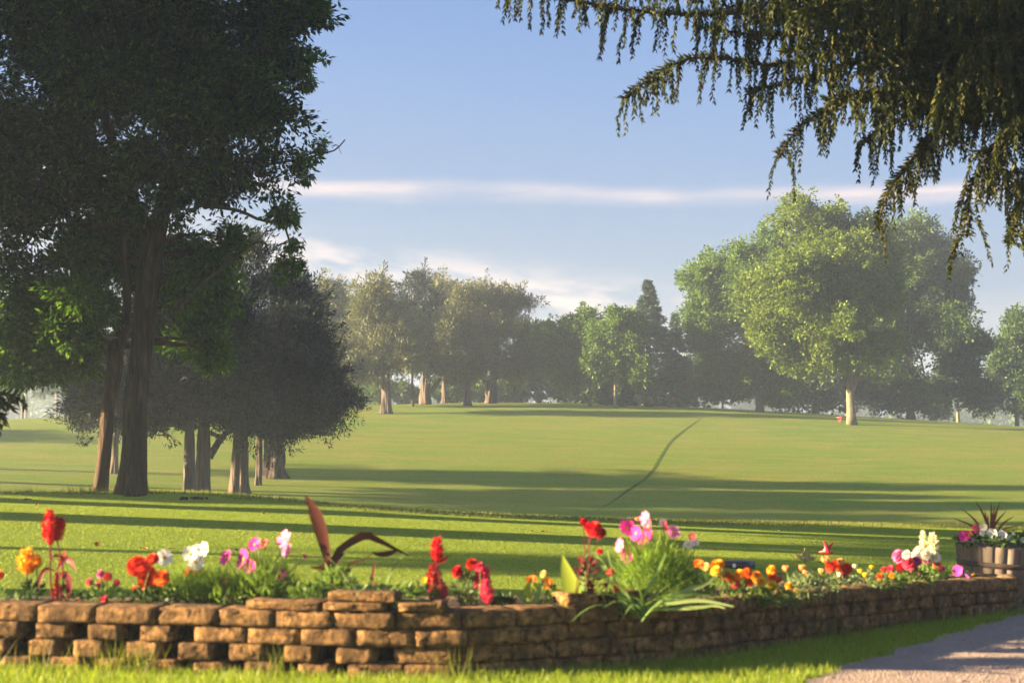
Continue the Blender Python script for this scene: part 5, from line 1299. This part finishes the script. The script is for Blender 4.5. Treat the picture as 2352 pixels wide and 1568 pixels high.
# ------------------------------------------------------------------ fallen leaves and crest oddments
def small_things():
    rng = np.random.default_rng(55); m = leaf_mat('dry_leaf', (.16, .07, .03), (.30, .15, .06), .2)
    o0 = None
    for i, (x, y) in enumerate(((85, 1160), (130, 1283), (222, 1255), (62, 1150), (330, 1262), (393, 1263), (540, 1266), (655, 1283), (604, 1180), (850, 1226), (1222, 1221), (1250, 1222), (780, 1330 - 60), (1785, 1190 + 30), (1362, 1303), (1790, 1332 - 10), (1640, 1285 - 20), (1570, 1250))):
        p = G(x, y)
        if o0 is None:
            b = MB(); V = []
            for k in range(9):
                q = k / 8; wv = .022 * math.sin(math.pi * min(1, q + .05)) * (1 + .3 * (k % 2)); V += [(q * .09 - .045, -wv, .012 + .012 * math.sin(q * 5)), (q * .09 - .045, 0, .005), (q * .09 - .045, wv, .014)]
            b.grid(np.array(V), 9, 3); o0 = b.build('fallen_leaf', m); o = o0
        else:
            o = o0.copy(); col.objects.link(o)
        o.location = [float(v) for v in p + (0, 0, .008)]; o.rotation_euler = (rng.normal(0, .2), rng.normal(0, .3), rng.uniform(0, 6)); k = rng.uniform(.8, 1.6); o.scale = (k, k, k)
        tag(o, 'small dry brown leaf lying on the mown tee lawn', 'leaf', 'dry leaves on the tee lawn')
    # dark clod on the rim right of the darkest trunk
    p = G(452, 1150); b = MB(); r2 = np.random.default_rng(3)
    for k in range(9):
        c = np.array([r2.normal(0, .09), r2.normal(0, .03), .03]); dome(b, c, nrm(np.array([r2.normal(0, .3), r2.normal(0, .3), 1.])), r2.uniform(.03, .06), r2.uniform(.03, .05), 7)
    o = b.build('bark_heap', M['soil']); o.location = [float(v) for v in p]; tag(o, 'small dark heap of bark on the grass rim beside the darkest cedar trunk', 'debris')
    # tarpaulin covered heap and its red neighbour on the crest
    blue = paint('blue_tarpaulin', (.22, .34, .50)); redm = paint('dull_red', (.45, .06, .05))
    g = ground_at(1520, 103); g[2] -= .1; t = thing('covered_cart', g, 'pale blue tarpaulin draped over a low cart on the crest', 'cart')
    xs = np.linspace(-.95, .95, 15); ys = np.linspace(-.5, .5, 7); r3 = np.random.default_rng(6); V = []
    for x in xs:
        hx = 1.05 * max(0, 1 - abs(x / 1.02) ** 3.5) * (.82 + .15 * math.sin(x * 4))
        for y in ys: V.append([x, y, hx * (1 - abs(y / .52) ** 4) + r3.normal(0, .03)])
    b = MB(); b.grid(np.array(V), 15, 7); b.build('tarpaulin', blue, t, smooth=True)
    for x in (-.6, .6):
        b = MB(); b.tube([(x, -.4, .18), (x, -.34, .18)], .2, 14); b.build('wheel', M['block_dark'], t)
    g = ground_at(1546, 104); t = thing('mower', g, 'small dull red machine parked right of the blue tarpaulin', 'mower')
    b = MB(); b.tube([(-.55, 0, .45), (.1, 0, .5), (.5, 0, .4)], [.16, .26, .14], 10); b.build('body', redm, t, smooth=True)
    for x in (-.4, .35):
        b = MB(); b.tube([(x, -.25, .2), (x, -.15, .2)], .2, 12); b.build('wheel', M['block_dark'], t)
    g = ground_at(1939, 91.5); t = thing('folding_chair', g, 'red slatted lounge chair leaning by the pale maple trunk', 'chair')
    for nm, pts in (('seat', [(-.45, 0, .30), (.1, 0, .38)]), ('backrest', [(.1, 0, .38), (.42, 0, .9)])):
        for y in (-.22, 0, .22):
            b = MB(); b.tube([(p_[0], p_[1] + y, p_[2]) for p_ in pts], .045, 6); b.build(nm, redm, t)
    for x in (-.35, .15):
        for y in (-.25, .25):
            b = MB(); b.tube([(x, y, -.05), (x + .12, y, .4)], .025, 6); b.build('leg', redm, t)
small_things()

# ------------------------------------------------------------------ haze
def haze():
    m, t, out = mat_base('haze')
    v = t.nodes.new('ShaderNodeVolumePrincipled'); v.inputs['Color'].default_value = (.70, .84, 1.0, 1)
    v.inputs['Density'].default_value = HAZE; v.inputs['Anisotropy'].default_value = .2
    t.links.new(v.outputs[0], out.inputs['Volume'])
    b = MB(); x, y0, y1, z0, z1 = 405, -85, 435, -30, 27
    b.add([(-x, y0, z0), (x, y0, z0), (x, y1, z0), (-x, y1, z0), (-x, y0, z1), (x, y0, z1), (x, y1, z1), (-x, y1, z1)],
          [(0, 3, 2, 1), (4, 5, 6, 7), (0, 1, 5, 4), (1, 2, 6, 5), (2, 3, 7, 6), (3, 0, 4, 7)])
    o = b.build('haze', m); tag(o, 'pale morning mist hanging over the fairway', kind='stuff')
HAZE = .0014
haze()
